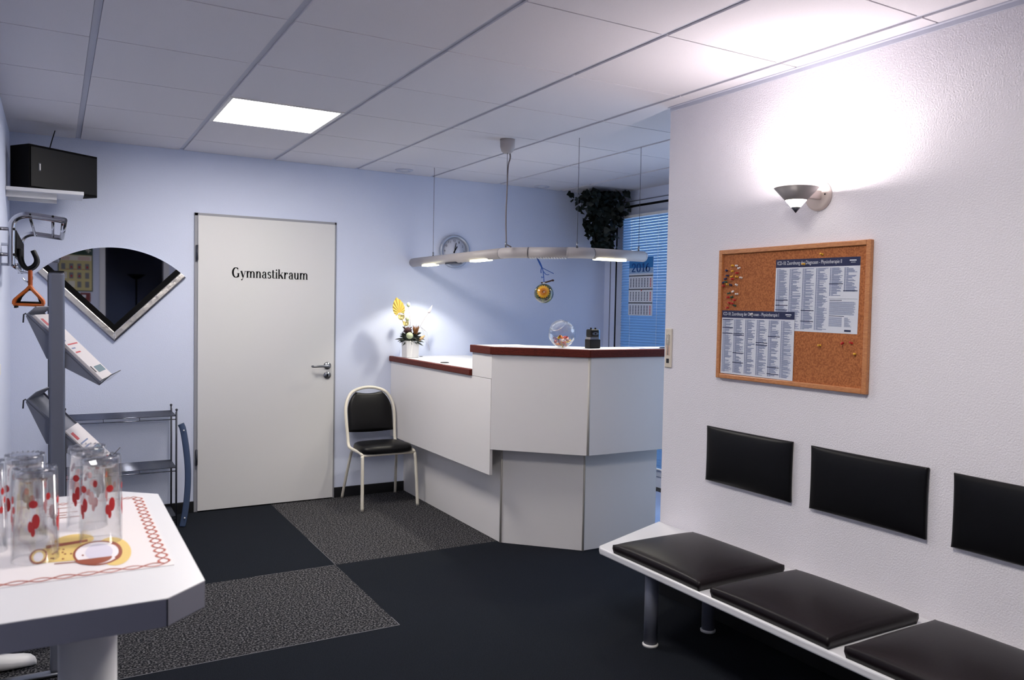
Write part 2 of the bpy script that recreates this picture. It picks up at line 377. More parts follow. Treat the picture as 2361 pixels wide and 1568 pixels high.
mb.build('door_handle', M['steel'], d)
mb = MB(); mb.lathe([(0, 0), (.026, 0), (.026, .008), (0, .009)], (1.722, YB-.024, .908), axis=(0, -1, 0)); mb.m = 1; mb.box((1.717, YB-.036, .898), (1.727, YB-.0325, .918)); mb.build('keyhole_cover', [M['steel'], M['black_mat']], d)
for z0 in (1.70, .325):
    mb = MB(); mb.box((.826, YB-.028, z0), (.838, YB-.012, z0+.1)); mb.cyl((.832, YB-.03, z0), (.832, YB-.03, z0+.1), .007, 12); mb.build('hinge', M['dark_grey'], d)

# window with blind
W = thing('window_1', (XW, 4.2, .09), 'tall window with closed pale blue slatted blind', 'window'); W['kind'] = 'structure'
mb = MB(); y0, y1, z0, z1 = 2.75, 5.53, .09, 2.30
for a, b_ in ((5.42, 5.50), (y0, y0+.07), (3.98, 4.06)): mb.box((XW-.012, a, z0), (XW+.06, b_, z1))
mb.box((XW-.012, y0, 2.215), (XW+.06, 5.50, z1-.02)); mb.box((XW-.012, y0, z0), (XW+.06, 5.50, z0+.06)); mb.build('window_frame', M['win_frame'], W, .003)
mb = MB(); mb.box((XW-.004, 5.50, z0), (XW+.03, 5.53, z1)); mb.box((XW-.004, y0, z1-.02), (XW+.03, 5.53, z1)); mb.build('dark_seal', M['black_pl'], W)
mb = MB(); mb.box((XW+.03, y0, z0), (XW+.036, 5.46, z1-.03)); mb.build('pane', M['thin'], W)
# ventilated slatted blind
B = thing('window_blind', (XW-.03, 4.74, .15), 'pale blue slatted blind closed over the tall window behind the desk', 'blind')
mb = MB(); zz = .175; ang = math.radians(62)
while zz < 2.185:
    hw = .0125; dx, dz_ = hw*math.cos(ang), hw*math.sin(ang)
    mb.slab([(XW-.028-dx, 4.07, zz-dz_), (XW-.028-dx, 5.405, zz-dz_), (XW-.028+dx, 5.405, zz+dz_), (XW-.028+dx, 4.07, zz+dz_)], (.0003, 0, .0002)); zz += .0225
mb.build('slats', M['slat'], B)
mb = MB(); mb.box((XW-.045, 4.07, 2.19), (XW-.014, 5.405, 2.212)); mb.build('head_rail', M['white_pl'], B, .002)
mb = MB(); mb.box((XW-.038, 4.07, .15), (XW-.018, 5.405, .162)); mb.build('bottom_rail', M['white_pl'], B, .002)
mb = MB()
for y in (4.25, 4.93, 5.27):
    for dx in (-.0145, .0145): mb.cyl((XW-.028+dx, y, .155), (XW-.028+dx, y, 2.2), .0012, 6)
mb.build('ladder_cord', M['white_pl'], B)
mb = MB(); mb.box((XW-.006, 2.75, 2.33), (XW, YB, 2.336)); mb.box((XW-.005, 5.6, 0), (XW, 5.606, 2.33)); struct(mb.build('trim_3', M['grey_metal']))

# ------------------------------------------------------------ ceiling panel light
cl = thing('ceiling_light', ((LX0+LX1)/2, (LY0+LY1)/2, 2.41), 'bright square louvred light panel set into the ceiling', 'light')
mb = MB(); a = .018
for p, q in (((LX0+.012, LY0+.002), (LX1-.012, LY0+a)), ((LX0+.012, LY1-a), (LX1-.012, LY1-.002)), ((LX0+.012, LY0+a), (LX0+.012+a, LY1-a)), ((LX1-.012-a, LY0+a), (LX1-.012, LY1-a))): mb.box((*p, 2.416), (*q, 2.44))
mb.build('frame', M['white_pl'], cl)
mb = MB(); mb.box((LX0+.03, LY0+a, 2.424), (LX1-.03, LY1-a, 2.43)); mb.build('diffuser', M['panel_light'], cl)
mb = MB()
for k in range(1, 4): x = LX0+.03+(LX1-LX0-.06)*k/4; mb.box((x-.0015, LY0+a, 2.418), (x+.0015, LY1-a, 2.4235))
mb.build('louvre', M['steel'], cl)

dup(cl, (0, -3.0, 0), 'added square louvred fill light panel in the unseen ceiling above the viewer')  # matching panel added out of view to brighten the room

for i, (x, y) in enumerate(((2.24, 5.52), (3.47, 5.58))):
    t = thing('downlight', (x, y, H), ('small round recessed ceiling downlight left of the pendant wires' if i == 0 else 'small round recessed ceiling downlight near the ivy'), 'light', 'round downlights by the back wall')
    mb = MB(); mb.lathe([(.034, -.004), (.038, -.009), (.056, -.010), (.064, -.004), (.066, 0), (.034, 0)], (x, y, H)); mb.build('ring', M['ceil_grid'], t)
    mb = MB(); mb.lathe([(0, -.002), (.034, -.004), (.036, -.0005), (0, -.0005)], (x, y, H)); mb.build('lens', M['white_pl'], t)

# ------------------------------------------------------------ wall sconce
s = thing('wall_sconce', (XR, 2.157, 1.885), 'cone-shaped metal wall lamp shining up on the right wall', 'lamp')
mb = MB(); mb.lathe([(0, 0), (.0585, 0), (.060, .004), (.058, .014), (.05, .018), (0, .018)], (XR, 2.157, 1.885), 40, axis=(-1, 0, 0)); mb.m = 1; mb.ball((XR-.018, 2.118, 1.887), .0035, 8)
mb.build('wall_plate', [M['cream_pl'], M['black_mat']], s)
cx_, cy_ = 2.487, 2.138
mb = MB(); mb.box((cx_+.03, cy_-.003, 1.868), (XR-.016, cy_+.022, 1.903)); mb.build('arm', M['cream_pl'], s, .002)
zt, zb = 1.900, 1.806
R0 = .083
prof = lambda z: R0*(z-zb)/(zt-zb)*.98
z1_, z2_ = 1.853, 1.826
mb = MB(); mb.lathe([(prof(z1_), z1_), (R0, zt), (R0-.003, zt+.001), (prof(z1_)-.003, z1_)], (cx_, cy_, 0), 48); mb.build('lamp_shade', M['cone_metal'], s)
mb = MB(); mb.lathe([(prof(z1_)-.001, z1_), (prof(z2_), z2_)], (cx_, cy_, 0), 40); mb.build('glass_band', M['sconce_light'], s)
mb = MB(); mb.lathe([(0, z2_), (prof(z2_)+.0005, z2_), (0.0, zb-.002)], (cx_, cy_, 0), 32); mb.build('tip', M['dark_grey'], s)
mb = MB(); mb.cyl((cx_, cy_, 1.865), (cx_, cy_, 1.893), .009, 12); mb.build('bulb', emis('sconce_bulb', (255, 240, 232), 60), s)
pl = bpy.data.lights.new('sconce_lamp', 'POINT'); pl.energy = 17; pl.color = (1, .90, .89); pl.shadow_soft_size = .028
o = bpy.data.objects.new('sconce_lamp', pl); C.objects.link(o); o.location = (cx_, cy_, 1.9); o.parent = s; o.location = (cx_-XR, cy_-2.157, 1.883-1.885)

# ------------------------------------------------------------ cork board and papers
xb = XR-.018
cb = thing('cork_board', (XR, 2.29, 1.12), 'wooden framed cork pin board hung on the right wall', 'notice board')
mb = MB(); y0, y1, z0, z1, fw = 1.905, 2.683, 1.118, 1.697, .020
mb.box((XR-.010, y0+.01, z0+.01), (XR-.001, y1-.01, z1-.01)); mb.build('cork_panel', M['cork'], cb)
mb = MB(); mb.box((XR-.020, y0, z0), (XR-.001, y0+fw, z1)); mb.box((XR-.020, y1-fw, z0), (XR-.001, y1, z1)); mb.box((XR-.020, y0+fw, z1-fw), (XR-.001, y1-fw, z1)); mb.box((XR-.020, y0+fw, z0), (XR-.001, y1-fw, z0+fw)); mb.build('frame', M['pine'], cb, .003)
def chart(y_left, z_top, wid, hgt, title, label, bars, x0, rot=0, info=False):
    """printed chart: u runs from the window end towards the camera (-y)"""
    t = thing('paper_chart', (x0, y_left-wid/2, z_top-hgt), label, 'paper')
    rm = Matrix.Rotation(math.radians(rot), 3, 'X'); piv = Vector((x0, y_left, z_top))
    def P(u, v, w=0): return piv + rm @ Vector((-w, -u, -v))
    def rect(mb, u0, v0, u1, v1, w): mb.quad(P(u0, v0, w), P(u1, v0, w), P(u1, v1, w), P(u0, v1, w))
    mb = MB(); mb.slab([P(0, 0), P(wid, 0), P(wid, hgt), P(0, hgt)], (-.0006, 0, 0)); mb.build('paper_sheet', M['paper'], t)
    e = .0012
    mb = MB(); hh = hgt*.115; mb.m = 0; rect(mb, 0, 0, wid, hh, e)
    mb.m = 1; text_into(mb, title, lambda u, v, w_: P(wid*.02+u, hh*.8-v, e+.0004), width=wid*.78, height=hh*.58)
    mb.m = 2; rect(mb, wid*.885, hh*.32, wid*.96, hh*.45, e+.0004); mb.m = 2; rect(mb, wid*.9, hh*.58, wid*.95, hh*.63, e+.0004)
    mb.build('header', [M['print_blue'], M['print_white'], M['print_white']], t)
    mb = MB(); rnd = random.Random(hash(title) % 97 + len(title)); n = 6; m0 = wid*.012; cw = (wid-2*m0)/n; rows = 74; top = hh*1.18; rh = (hgt*.975-top)/rows
    for k in range(n):
        u0 = m0+k*cw+cw*.05; u1 = m0+(k+1)*cw-cw*.05
        for r in range(rows):
            v = top+r*rh
            if info and k >= 4 and r > 32: continue
            if info and k == 5 and r > 27: continue
            mb.m = 0; rect(mb, u0, v, u0+cw*.08, v+rh*.72, e)
            L = rnd.uniform(.5, .99) if rnd.random() > .2 else .2
            rect(mb, u0+cw*.12, v, u0+cw*.12+(u1-u0-cw*.12)*L, v+rh*.62, e)
    mb.m = 1
    for (k, fr) in bars:
        u0 = m0+k*cw; v = top+(hgt-top)*fr; rect(mb, u0+.001, v, u0+cw-.001, v+hgt*.011, e+.0005)
    if info:
        u0 = m0+4*cw+.003
        for r in range(17): mb.m = 0; v = top+(hgt-top)*(.52+r*.012); rect(mb, u0+.003, v, wid-m0-rnd.uniform(.005, .02), v+.0014, e)
        for r in range(12): v = top+(hgt-top)*(.76+r*.012); rect(mb, u0+.003, v, u0+cw-.003, v+.0014, e); rect(mb, u0+cw+.008, v, u0+cw+.008+rnd.uniform(.015, .035), v+.0014, e)
        mb.m = 1; v = top+(hgt-top)*.495; rect(mb, u0+.003, v, u0+cw*.9, v+.002, e); v = top+(hgt-top)*.735; rect(mb, u0+.003, v, u0+cw*1.1, v+.002, e); rect(mb, u0+cw*1.15, hgt*.95, u0+cw*1.6, hgt*.975, e)
        for (a, b_, c_, d_) in ((u0, .475, wid-m0, .478),): rect(mb, a, top+(hgt-top)*b_, c_, top+(hgt-top)*d_, e)
    mb.build('printed_columns', [M['print_grey'], M['print_lines']], t)
    return t
chart(2.357, 1.640, .404, .294, 'ICD-10: Zuordnung der Diagnosen - Physiotherapie II', 'landscape chart headed Physiotherapie II on the cork board', [(0, .5), (0, .585), (0, .66), (2, .66), (2, .83), (4, .24), (5, .345)], XR-.0105, .6, True)
chart(2.658, 1.425, .408, .284, 'ICD-10: Zuordnung der Diagnosen - Physiotherapie I', 'landscape chart headed Physiotherapie I overlapping the lower left of the cork board', [(0, .0), (0, .15), (0, .255), (1, .25), (1, .28), (1, .6), (1, .775), (3, .39), (3, .43), (4, .27), (4, .8), (4, .915)], XR-.0125, .3)
# push pins: (pixel-free) board coordinates y, z, colour
pin_cols = {'yellow': mat('yellow_pin', (232, 180, 60), .3), 'white': mat('white_pin', (235, 232, 232), .3), 'red': mat('red_pin', (190, 40, 46), .3), 'blue': mat('blue_pin', (28, 44, 96), .3), 'green': mat('green_pin', (30, 84, 74), .3)}
def pin(y, z, col, label, tilt=(0, 0), base=XR-.010):
    ax = Vector((-1, tilt[0], tilt[1])).normalized(); c0 = Vector((base, y, z))
    mb = MB(); mb.lathe([(0, .004), (.0048, .004), (.005, .0052), (.0028, .007), (.0026, .012), (.0042, .0145), (.004, .0165), (0, .017)], c0, 12, axis=ax)
    mb.m = 1; mb.cyl(c0-ax*.002, c0+ax*.0045, .0005, 6)
    tag(mb.build('push_pin', [pin_cols[col], M['steel']]), label, 'push pin', 'push pins on the cork board')
def bd(px, py):   # proportion inside the board -> wall position
    return 2.683-(px+.02)*(2.683-1.905), 1.697-py*(1.697-1.118)
PINS = [
 (.085, .125, 'yellow', 'yellow push pin topmost in the left cluster on the cork board'), (.118, .128, 'white', 'white push pin beside the topmost yellow pin of the cluster'),
 (.139, .142, 'white', 'white push pin just below and outside the cluster’s first white pin'), (.037, .163, 'blue', 'blue push pin highest of the blue pins on the cork'),
 (.085, .165, 'yellow', 'second yellow push pin down in the left cluster'), (.128, .182, 'red', 'red push pin highest in the left cluster'),
 (.053, .200, 'blue', 'blue push pin second from the top of the cluster'), (.085, .205, 'yellow', 'third yellow push pin down in the left cluster'),
 (.124, .215, 'yellow', 'yellow push pin between a red pin and a white pin'), (.155, .222, 'white', 'white push pin standing out furthest from the cluster'),
 (.036, .220, 'blue', 'blue push pin third from the top of the cluster'), (.090, .230, 'red', 'red push pin directly under the third yellow pin'),
 (.018, .248, 'blue', 'blue push pin close beside a green pin by the board frame'), (.042, .249, 'green', 'green push pin close beside a blue pin, highest green'),
 (.055, .272, 'yellow', 'lowest yellow push pin in the left cluster'), (.078, .276, 'blue', 'lowest blue push pin in the left cluster'),
 (.020, .282, 'red', 'red push pin nearest the board frame'), (.122, .277, 'white', 'white push pin level with the lowest yellow pin of the cluster'),
 (.068, .333, 'green', 'green push pin beside a lone white pin mid cluster'), (.092, .322, 'white', 'white push pin above the middle green pins'),
 (.130, .343, 'white', 'lowest white push pin in the left cluster'), (.060, .367, 'red', 'red push pin left of a green pin mid cluster'),
 (.090, .365, 'green', 'green push pin right of a red pin mid cluster'), (.108, .390, 'red', 'red push pin below the middle green pin'),
 (.070, .415, 'red', 'red push pin above the lowest red pin of the cluster'), (.095, .420, 'red', 'red push pin next to the lowest green pin'),
 (.115, .436, 'green', 'lowest green push pin in the left cluster'), (.058, .446, 'red', 'lowest red push pin in the left cluster'),
 (.700, .082, 'yellow', 'yellow push pin alone near the top frame of the board'),
 (.595, .140, 'yellow', 'yellow push pin holding the chart headed Physiotherapie II'), (.248, .492, 'white', 'white push pin holding the chart headed Physiotherapie I'),
 (.705, .700, 'yellow', 'yellow push pin alone under the upper chart'), (.835, .673, 'red', 'first red push pin of a pair under the upper chart'),
 (.890, .675, 'red', 'second red push pin of a pair, nearer the frame'), (.905, .745, 'yellow', 'lowest yellow push pin near the lower right frame')]
rp = random.Random(3)
for (px, py, col, lb) in PINS:
    y, z = bd(px, py); pin(y, z, col, lb, (rp.uniform(-.5, .2), rp.uniform(-.3, .3)), XR-(.0145 if 'holding' in lb else .0100))

# ------------------------------------------------------------ thermometer
t = thing('wall_thermometer', (XR, 3.025, 1.138), 'narrow cream wall thermometer on the corner of the right wall', 'thermometer')
mb = MB(); mb.box((XR-.008, 3.003, 1.138), (XR, 3.048, 1.331)); mb.build('back_plate', mat('ivory_plastic', (214, 205, 190), .45), t, .003)
mb = MB(); mb.cyl((XR-.010, 3.0255, 1.20), (XR-.010, 3.0255, 1.305), .0018, 8); mb.m = 1
mb.quad((XR-.0088, 3.016, 1.16), (XR-.0088, 3.036, 1.16), (XR-.0088, 3.036, 1.182), (XR-.0088, 3.016, 1.182))
for k in range(18):
    z = 1.198+k*.0058; mb.m = 1 if k > 8 else 2
    for s_ in (-1, 1): mb.quad((XR-.0088, 3.0255+s_*.005, z), (XR-.0088, 3.0255+s_*.012, z), (XR-.0088, 3.0255+s_*.012, z+.002), (XR-.0088, 3.0255+s_*.005, z+.002))
mb.build('scale', [M['silver'], M['print_dark'], M['orange']], t)

# ------------------------------------------------------------ padded seats
def cushion(c, sx, sy, sz, puff, edge, n=14):
    """leather pad: box with bulged faces; local z is the padded side"""
    mb = MB(); g = {}
    def hgt(u, v):
        a = max(0, 1-abs(u)**5); b_ = max(0, 1-abs(v)**5); return sz-edge+edge*(a*b_)**.5 + puff*(1-u*u)*(1-v*v)
    def pos(i, j):
        u = -1+2*i/n; v = -1+2*j/n; pin_ = 1-.012*(1-abs(u)**2)*(abs(v) > .99)-.012*(1-abs(v)**2)*(abs(u) > .99)
        return u, v, pin_
    def cr(t): s_ = 1 if t >= 0 else -1; return s_*(1-(1-abs(t))**1.6) 
    for i in range(n+1):
        for j in range(n+1):
            u, v, p = pos(i, j); uu, vv = cr(u), cr(v); g[i, j] = mb.bm.verts.new((uu*sx/2*p, vv*sy/2*p, hgt(uu, vv)))
    fs = [mb.bm.faces.new((g[i, j], g[i+1, j], g[i+1, j+1], g[i, j+1])) for i in range(n) for j in range(n)]
    ring = [(i, 0) for i in range(n)]+[(n, j) for j in range(n)]+[(n-i, n) for i in range(n)]+[(0, n-j) for j in range(n)]
    prev = [g[q] for q in ring]
    for (k, z) in ((1.004, (sz-edge)*.55), (.985, 0)):
        lo = [mb.bm.verts.new((g[q].co.x*k, g[q].co.y*k, z)) for q in ring]
        fs += [mb.bm.faces.new((prev[a], prev[(a+1) % len(ring)], lo[(a+1) % len(ring)], lo[a])) for a in range(len(ring))]; prev = lo
    fs.append(mb.bm.faces.new(prev))
    mb._fin(fs, True)
    return mb
bz = .359
be = thing('bench', (2.38, 1.8, 0), 'long white wall bench on grey round legs', 'bench')
mb = MB(); mb.prism([(XR-.001, 3.068), (2.122, 2.862), (2.105, 2.835), (2.105, .5), (XR-.001, .5)], bz-.032, bz); mb.build('bench_top', M['white_lam'], be, .008, 3)
for (x, y) in ((2.187, 2.572), (2.515, 2.572), (2.187, .85), (2.515, .85)):
    mb = MB(); mb.cyl((x, y, .0), (x, y, bz-.032), .029, 28); lg = mb.build('leg', M['grey_metal'], be)
    mb = MB(); mb.lathe([(.029, .0), (.033, .0), (.034, .008), (.030, .012), (.029, .012)], (x, y, 0), 28); mb.build('foot_ring', M['white_pl'], lg)
names = ['first', 'second', 'third', 'fourth']
pitch = .588; ycs = [2.475, 1.888, 1.31, .75]
seat_lb = ['black leather seat cushion at the bench end nearest the desk', 'black leather seat cushion between two others on the bench', 'black leather seat cushion third from the desk end, cut off by the frame', 'black leather seat cushion last along the bench']
back_lb = ['black padded back rest under the left half of the cork board', 'black padded back rest mid wall, under the right end of the cork board', 'black padded back rest cut off by the picture edge', 'black padded back rest last along the wall']
for k in range(3):
    mb = cushion(None, .462, .535 if k == 0 else .52, .050, .019, .014)
    for v in mb.bm.verts: v.co += Vector((2.338, ycs[k], bz+.0005))
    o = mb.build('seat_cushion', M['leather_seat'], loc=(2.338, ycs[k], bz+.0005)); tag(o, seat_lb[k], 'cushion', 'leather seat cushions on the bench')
    yb = [2.486, 1.899, 1.315][k]
    mb = cushion(None, .252, .492, .026, .006, .010)
    rot = Matrix.Rotation(-PI/2, 3, 'Y')
    for v in mb.bm.verts: v.co = rot @ v.co + Vector((XR-.001, yb, .763))
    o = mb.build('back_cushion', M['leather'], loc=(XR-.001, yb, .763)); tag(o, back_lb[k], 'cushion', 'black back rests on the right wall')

# ------------------------------------------------------------ reception desk
dk_ = thing('reception_desk', (2.6, 4.6, 0), 'white angular reception counter with dark red wood edges', 'counter')
th = .022
mb = MB(); mb.box((2.335, 4.15, .002), (2.335+th, YB-.002, .98)); mb.build('base_panel', M['lam'], dk_)
mb = MB(); q = .0156; mb.prism([(2.338, 4.146), (2.688, 3.79), (2.688+q, 3.79+q), (2.338+q, 4.146+q)], .002, 1.14); mb.build('base_panel', M['lam'], dk_)
mb = MB(); mb.box((2.690, 3.79, .002), (3.235, 3.79+th, 1.14)); mb.build('base_panel', M['lam'], dk_)
mb = MB(); mb.box((3.213, 3.812, .002), (3.235, 4.3, 1.14)); mb.build('side_panel', M['lam'], dk_)
mb = MB()
for (x, y) in ((2.334, 4.145), (2.689, 3.786)): mb.cyl((x, y, .003), (x, y, .98 if x < 2.5 else 1.14), .0065, 8)
mb.build('corner_strip', M['lam_edge'], dk_)
# low wing
mb = MB(); mb.box((2.222, 4.092, .432), (2.241, YB-.002, 1.0)); mb.build('front_panel', M['lam'], dk_, .001)
mb = MB(); mb.box((2.241, 4.345, .965), (2.86, YB-.002, 1.037)); mb.build('low_worktop', M['white_lam'], dk_)
mb = MB(); mb.box((2.205, 4.338, 1.001), (2.240, YB-.002, 1.0405)); mb.build('edge_trim', M['mahog'], dk_, .006, 3)
# raised section
mb = MB(); mb.box((2.2235, 4.088, 1.002), (2.2425, 4.338, 1.145)); mb.build('upper_side_panel', M['lam'], dk_, .001)
mb = MB(); mb.prism([(2.224, 4.086), (2.632, 3.682), (2.632+.0135, 3.682+.0135), (2.224+.0135, 4.086+.0135)], .585, 1.1445); mb.build('front_panel', M['lam'], dk_, .001)
mb = MB(); mb.box((2.638, 3.68, .585), (3.42, 3.70, 1.1445)); mb.build('front_panel', M['lam'], dk_, .001)
mb = MB(); mb.cyl((2.6345, 3.6815, .587), (2.6345, 3.6815, 1.144), .008, 8); mb.build('corner_strip', M['lam_edge'], dk_)
mb = MB(); mb.prism([(2.25, 4.09), (2.64, 3.70), (3.41, 3.70), (3.41, 3.79), (2.70, 3.79), (2.345, 4.15), (2.25, 4.15)], .586, .606); mb.prism([(2.242, 4.09), (2.356, 4.13), (2.356, 4.36), (2.242, 4.36)], 1.0, 1.02); mb.build('underside_board', M['lam'], dk_)
topo = [(2.208, 4.345), (2.208, 4.079), (2.625, 3.664), (3.43, 3.664), (3.43, 3.95), (2.86, 3.95), (2.55, 4.26), (2.55, 4.345)]
topi = [(2.243, 4.345), (2.243, 4.0935), (2.6395, 3.699), (3.43, 3.699), (3.43, 3.95), (2.86, 3.95), (2.55, 4.26), (2.55, 4.345)]
mb = MB(); mb.prism(topi, 1.147, 1.1895); mb.build('raised_worktop', M['white_lam'], dk_)
for (a, b_, c_, d_) in ((0, 1, 1, 0), (1, 2, 2, 1), (2, 3, 3, 2)):
    mb = MB(); mb.prism([topo[a], topo[b_], topi[c_], topi[d_]], 1.1455, 1.1905); mb.build('edge_trim', M['mahog'], dk_, .004, 3)
t = mb = MB(); mb.lathe([(0, 0), (.03, 0), (.03, .003), (.026, .005), (0, .003)], (2.315, 4.93, 1.037)); tag(mb.build('cable_grommet', M['black_pl']), 'round black cable cover in the low desk top', 'cable cover')
mb = MB(); mb.lathe([(0, 0), (.012, 0), (.012, .003), (0, .004)], (2.43, 5.60, 1.037), 16, ); tag(mb.build('cable_grommet', M['black_pl']), 'tiny black disc on the desk beside the flower pot', 'cable cover')
# papers on the counter
mb = MB(); mb.box((2.30, 4.07, 1.1896), (2.47, 4.21, 1.192)); tag(mb.build('paper_sheet', M['paper']), 'white paper sheet lying on the raised counter beside its mahogany corner', 'paper')
mb = MB(); mb.box((2.42, 4.05, 1.1896), (2.52, 4.12, 1.1915), Matrix.Rotation(.5, 3, 'Z')); tag(mb.build('paper_sheet', M['paper']), 'small paper slip between the larger sheet and the candy bowl', 'paper')
mb = MB(); mb.box((3.02, 3.72, 1.1896), (3.22, 3.86, 1.1935)); mb.m = 1; mb.box((3.03, 3.73, 1.1935), (3.08, 3.85, 1.194)); tag(mb.build('paper_stack', [M['paper'], M['print_grey']]), 'white papers on the raised counter in front of the blind', 'paper')
mb = MB(); mb.cyl((3.16, 3.70, 1.1965), (3.27, 3.735, 1.1965), .004, 8); tag(mb.build('pen', M['blue_pl']), 'dark pen on the counter beside the white papers', 'pen')

# ------------------------------------------------------------ candy bowl
bc = Vector((2.60, 3.92, 1.190))
bo = thing('candy_bowl', bc, 'round clear glass bowl with tilted opening holding candies', 'bowl')
mb = MB(); R = .081; cz = .082
n_lat, n_lon = 8, 9
ax = Vector((-.62, -.25, .72)).normalized()
bm = mb.bm; rings = []
prof_ = []
a_open = math.radians(33)
zc = bc+Vector((0, 0, cz))
Q = ax.to_track_quat('Z', 'Y').to_matrix()
def shell(rad, flip):
    out = []
    for i in range(n_lat+1):
        th_ = a_open+(PI-a_open)*i/n_lat
        ring = []
        for k in range(n_lon*2):
            p = zc + Q @ Vector((rad*math.sin(th_)*math.cos(2*PI*k/(n_lon*2)), rad*math.sin(th_)*math.sin(2*PI*k/(n_lon*2)), rad*math.cos(th_)))
            p.z = max(p.z, bc.z+.001+(R-rad)); ring.append(bm.verts.new(p))
        out.append(ring)
    return out
o_ = shell(R, 0); i_ = shell(R-.0028, 1)
N2 = n_lon*2
for S in (o_, i_):
    for A, B_ in zip(S, S[1:]):
        for k in range(N2): bm.faces.new((A[k], A[(k+1) % N2], B_[(k+1) % N2], B_[k]))
for k in range(N2): bm.faces.new((o_[0][k], o_[0][(k+1) % N2], i_[0][(k+1) % N2], i_[0][k]))
ro = [zc+Q @ Vector((R*math.sin(a_open)*math.cos(2*PI*k/28), R*math.sin(a_open)*math.sin(2*PI*k/28), R*math.cos(a_open))) for k in range(28)]
mb.build('bowl_body', M['thin'], bo)
mb = MB(); mb.tube(ro, .003, 8, closed=True); mb.build('rim', M['glass'], bo)
cc = [('yellow', (235, 200, 40)), ('red', (200, 60, 50)), ('orange', (232, 140, 50)), ('white', (228, 216, 214)), ('brown', (130, 70, 66)), ('pink', (214, 130, 120)), ('purple', (110, 72, 100))]
rc = random.Random(11); placed = []
lay = [(0, 0, .016), (.024, 0, .018), (-.024, .003, .018), (.002, .024, .018), (.0, -.025, .018), (.034, .026, .034), (-.036, -.02, .036), (.038, -.022, .036), (-.03, .03, .036), (.006, .008, .038), (-.012, -.03, .042), (.022, -.034, .044), (.046, .002, .05), (-.048, .002, .05), (-.014, .016, .056), (.018, -.010, .058), (-.02, -.016, .062), (.03, .018, .056)]
for k, (x, y, z) in enumerate(lay):
    nm, rgb = cc[k % len(cc)]
    key = 'candy_'+nm
    if key not in M: M[key] = mat(key, rgb, .3)
    mb = MB(); c0 = bc+Vector((x*.85, y*.85, z+.003)); d_ = Vector((rc.uniform(-1, 1), rc.uniform(-1, 1), rc.uniform(-.4, .4))).normalized()
    mb.lathe([(.0065, -.017), (.0022, -.010), (.0075, -.006), (.0092, 0), (.0075, .006), (.0022, .010), (.0065, .017)], c0, 10, axis=d_)
    ho = {'yellow': 'bright yellow', 'red': 'red', 'orange': 'orange', 'white': 'whitish', 'brown': 'brown', 'pink': 'pink', 'purple': 'purple'}[nm]
    lv = 'at the bottom' if z < .03 else ('in the middle layer' if z < .048 else 'on top'); sd_ = 'at the centre' if abs(x) < .015 else ('on the flower pot side' if x < 0 else 'on the sharpener side')
    tag(mb.build('candy', M[key]), ho+' wrapped candy '+lv+' of the bowl, '+sd_, 'candy', ho+' candies in the glass bowl')

# ------------------------------------------------------------ black desk device beside bowl
x0, y0 = 2.727, 3.812
t = thing('pencil_sharpener', (x0+.036, y0+.03, 1.190), 'small black and silver pencil sharpener standing on the counter', 'sharpener')
mb = MB(); mb.box((x0, y0, 1.1905), (x0+.075, y0+.055, 1.243)); mb.build('shavings_drawer', M['black_pl'], t, .003)
mb = MB(); mb.box((x0+.004, y0+.003, 1.243), (x0+.066, y0+.052, 1.256)); mb.build('collar', M['steel'], t)
mb = MB(); mb.box((x0+.006, y0-.002, 1.256), (x0+.064, y0+.055, 1.302)); hd = mb.build('head', M['black_pl'], t, .008, 3)
mb = MB(); mb.slab([(x0+.035+.022*math.cos(a)*(1), y0-.0025, 1.277+.0085*math.sin(a)) for a in [2*PI*i/20 for i in range(20)]], (0, -.0015, 0)); mb.m = 1; mb.lathe([(0, 0), (.0055, 0), (.0055, .002), (0, .002)], (x0+.035, y0-.0035, 1.277), 16, axis=(0, -1, 0)); mb.build('face_plate', [M['steel'], M['black_mat']], hd)
for dx in (.018, .05):
    mb = MB(); mb.cyl((x0+dx, y0+.02, 1.300), (x0+dx, y0+.02, 1.312), .0055, 10); mb.build('clamp_button', M['black_pl'], hd)
mb = MB(); mb.box((x0+.078, y0+.02, 1.1905), (x0+.084, y0+.06, 1.30)); mb.build('side_plate', mat('pale_blue_plastic', (120, 165, 225), .3), t)

# ------------------------------------------------------------ dried flowers in a white pot
fc = Vector((2.31, 5.53, 1.0375))
fl = thing('dried_flowers', fc, 'white square pot of dried flowers at the wall end of the low desk', 'flower arrangement')
mb = MB(); mb.prism([(fc.x-.050, fc.y-.052), (fc.x+.054, fc.y-.052), (fc.x+.054, fc.y+.052), (fc.x-.050, fc.y+.052)], fc.z, fc.z+.125)
for v in mb.bm.verts:
    if v.co.z < fc.z+.01: v.co.x = fc.x+(v.co.x-fc.x)*.92; v.co.y = fc.y+(v.co.y-fc.y)*.92
mb.build('pot', M['white_pl'], fl, .004)
def leafblade(mb, base, tip, wid, droop=0, n=6):
    base = Vector(base); tip = Vector(tip); d_ = tip-base; sd = d_.cross(Vector((.3, -1, .2))).normalized(); prev = None
    for i in range(n+1):
        tt = i/n; p = base+d_*tt+Vector((0, 0, -droop*tt*tt)); ww = wid*math.sin(PI*min(1, .12+tt*.88))*.5
        nm_ = d_.cross(sd).normalized()*ww*.3
        a = mb.bm.verts.new(p+sd*ww); b_ = mb.bm.verts.new(p-sd*ww); c_ = mb.bm.verts.new(p+nm_)
        if prev: mb.bm.faces.new((prev[0], prev[2], c_, a)); mb.bm.faces.new((prev[2], prev[1], b_, c_))
        prev = (a, b_, c_)
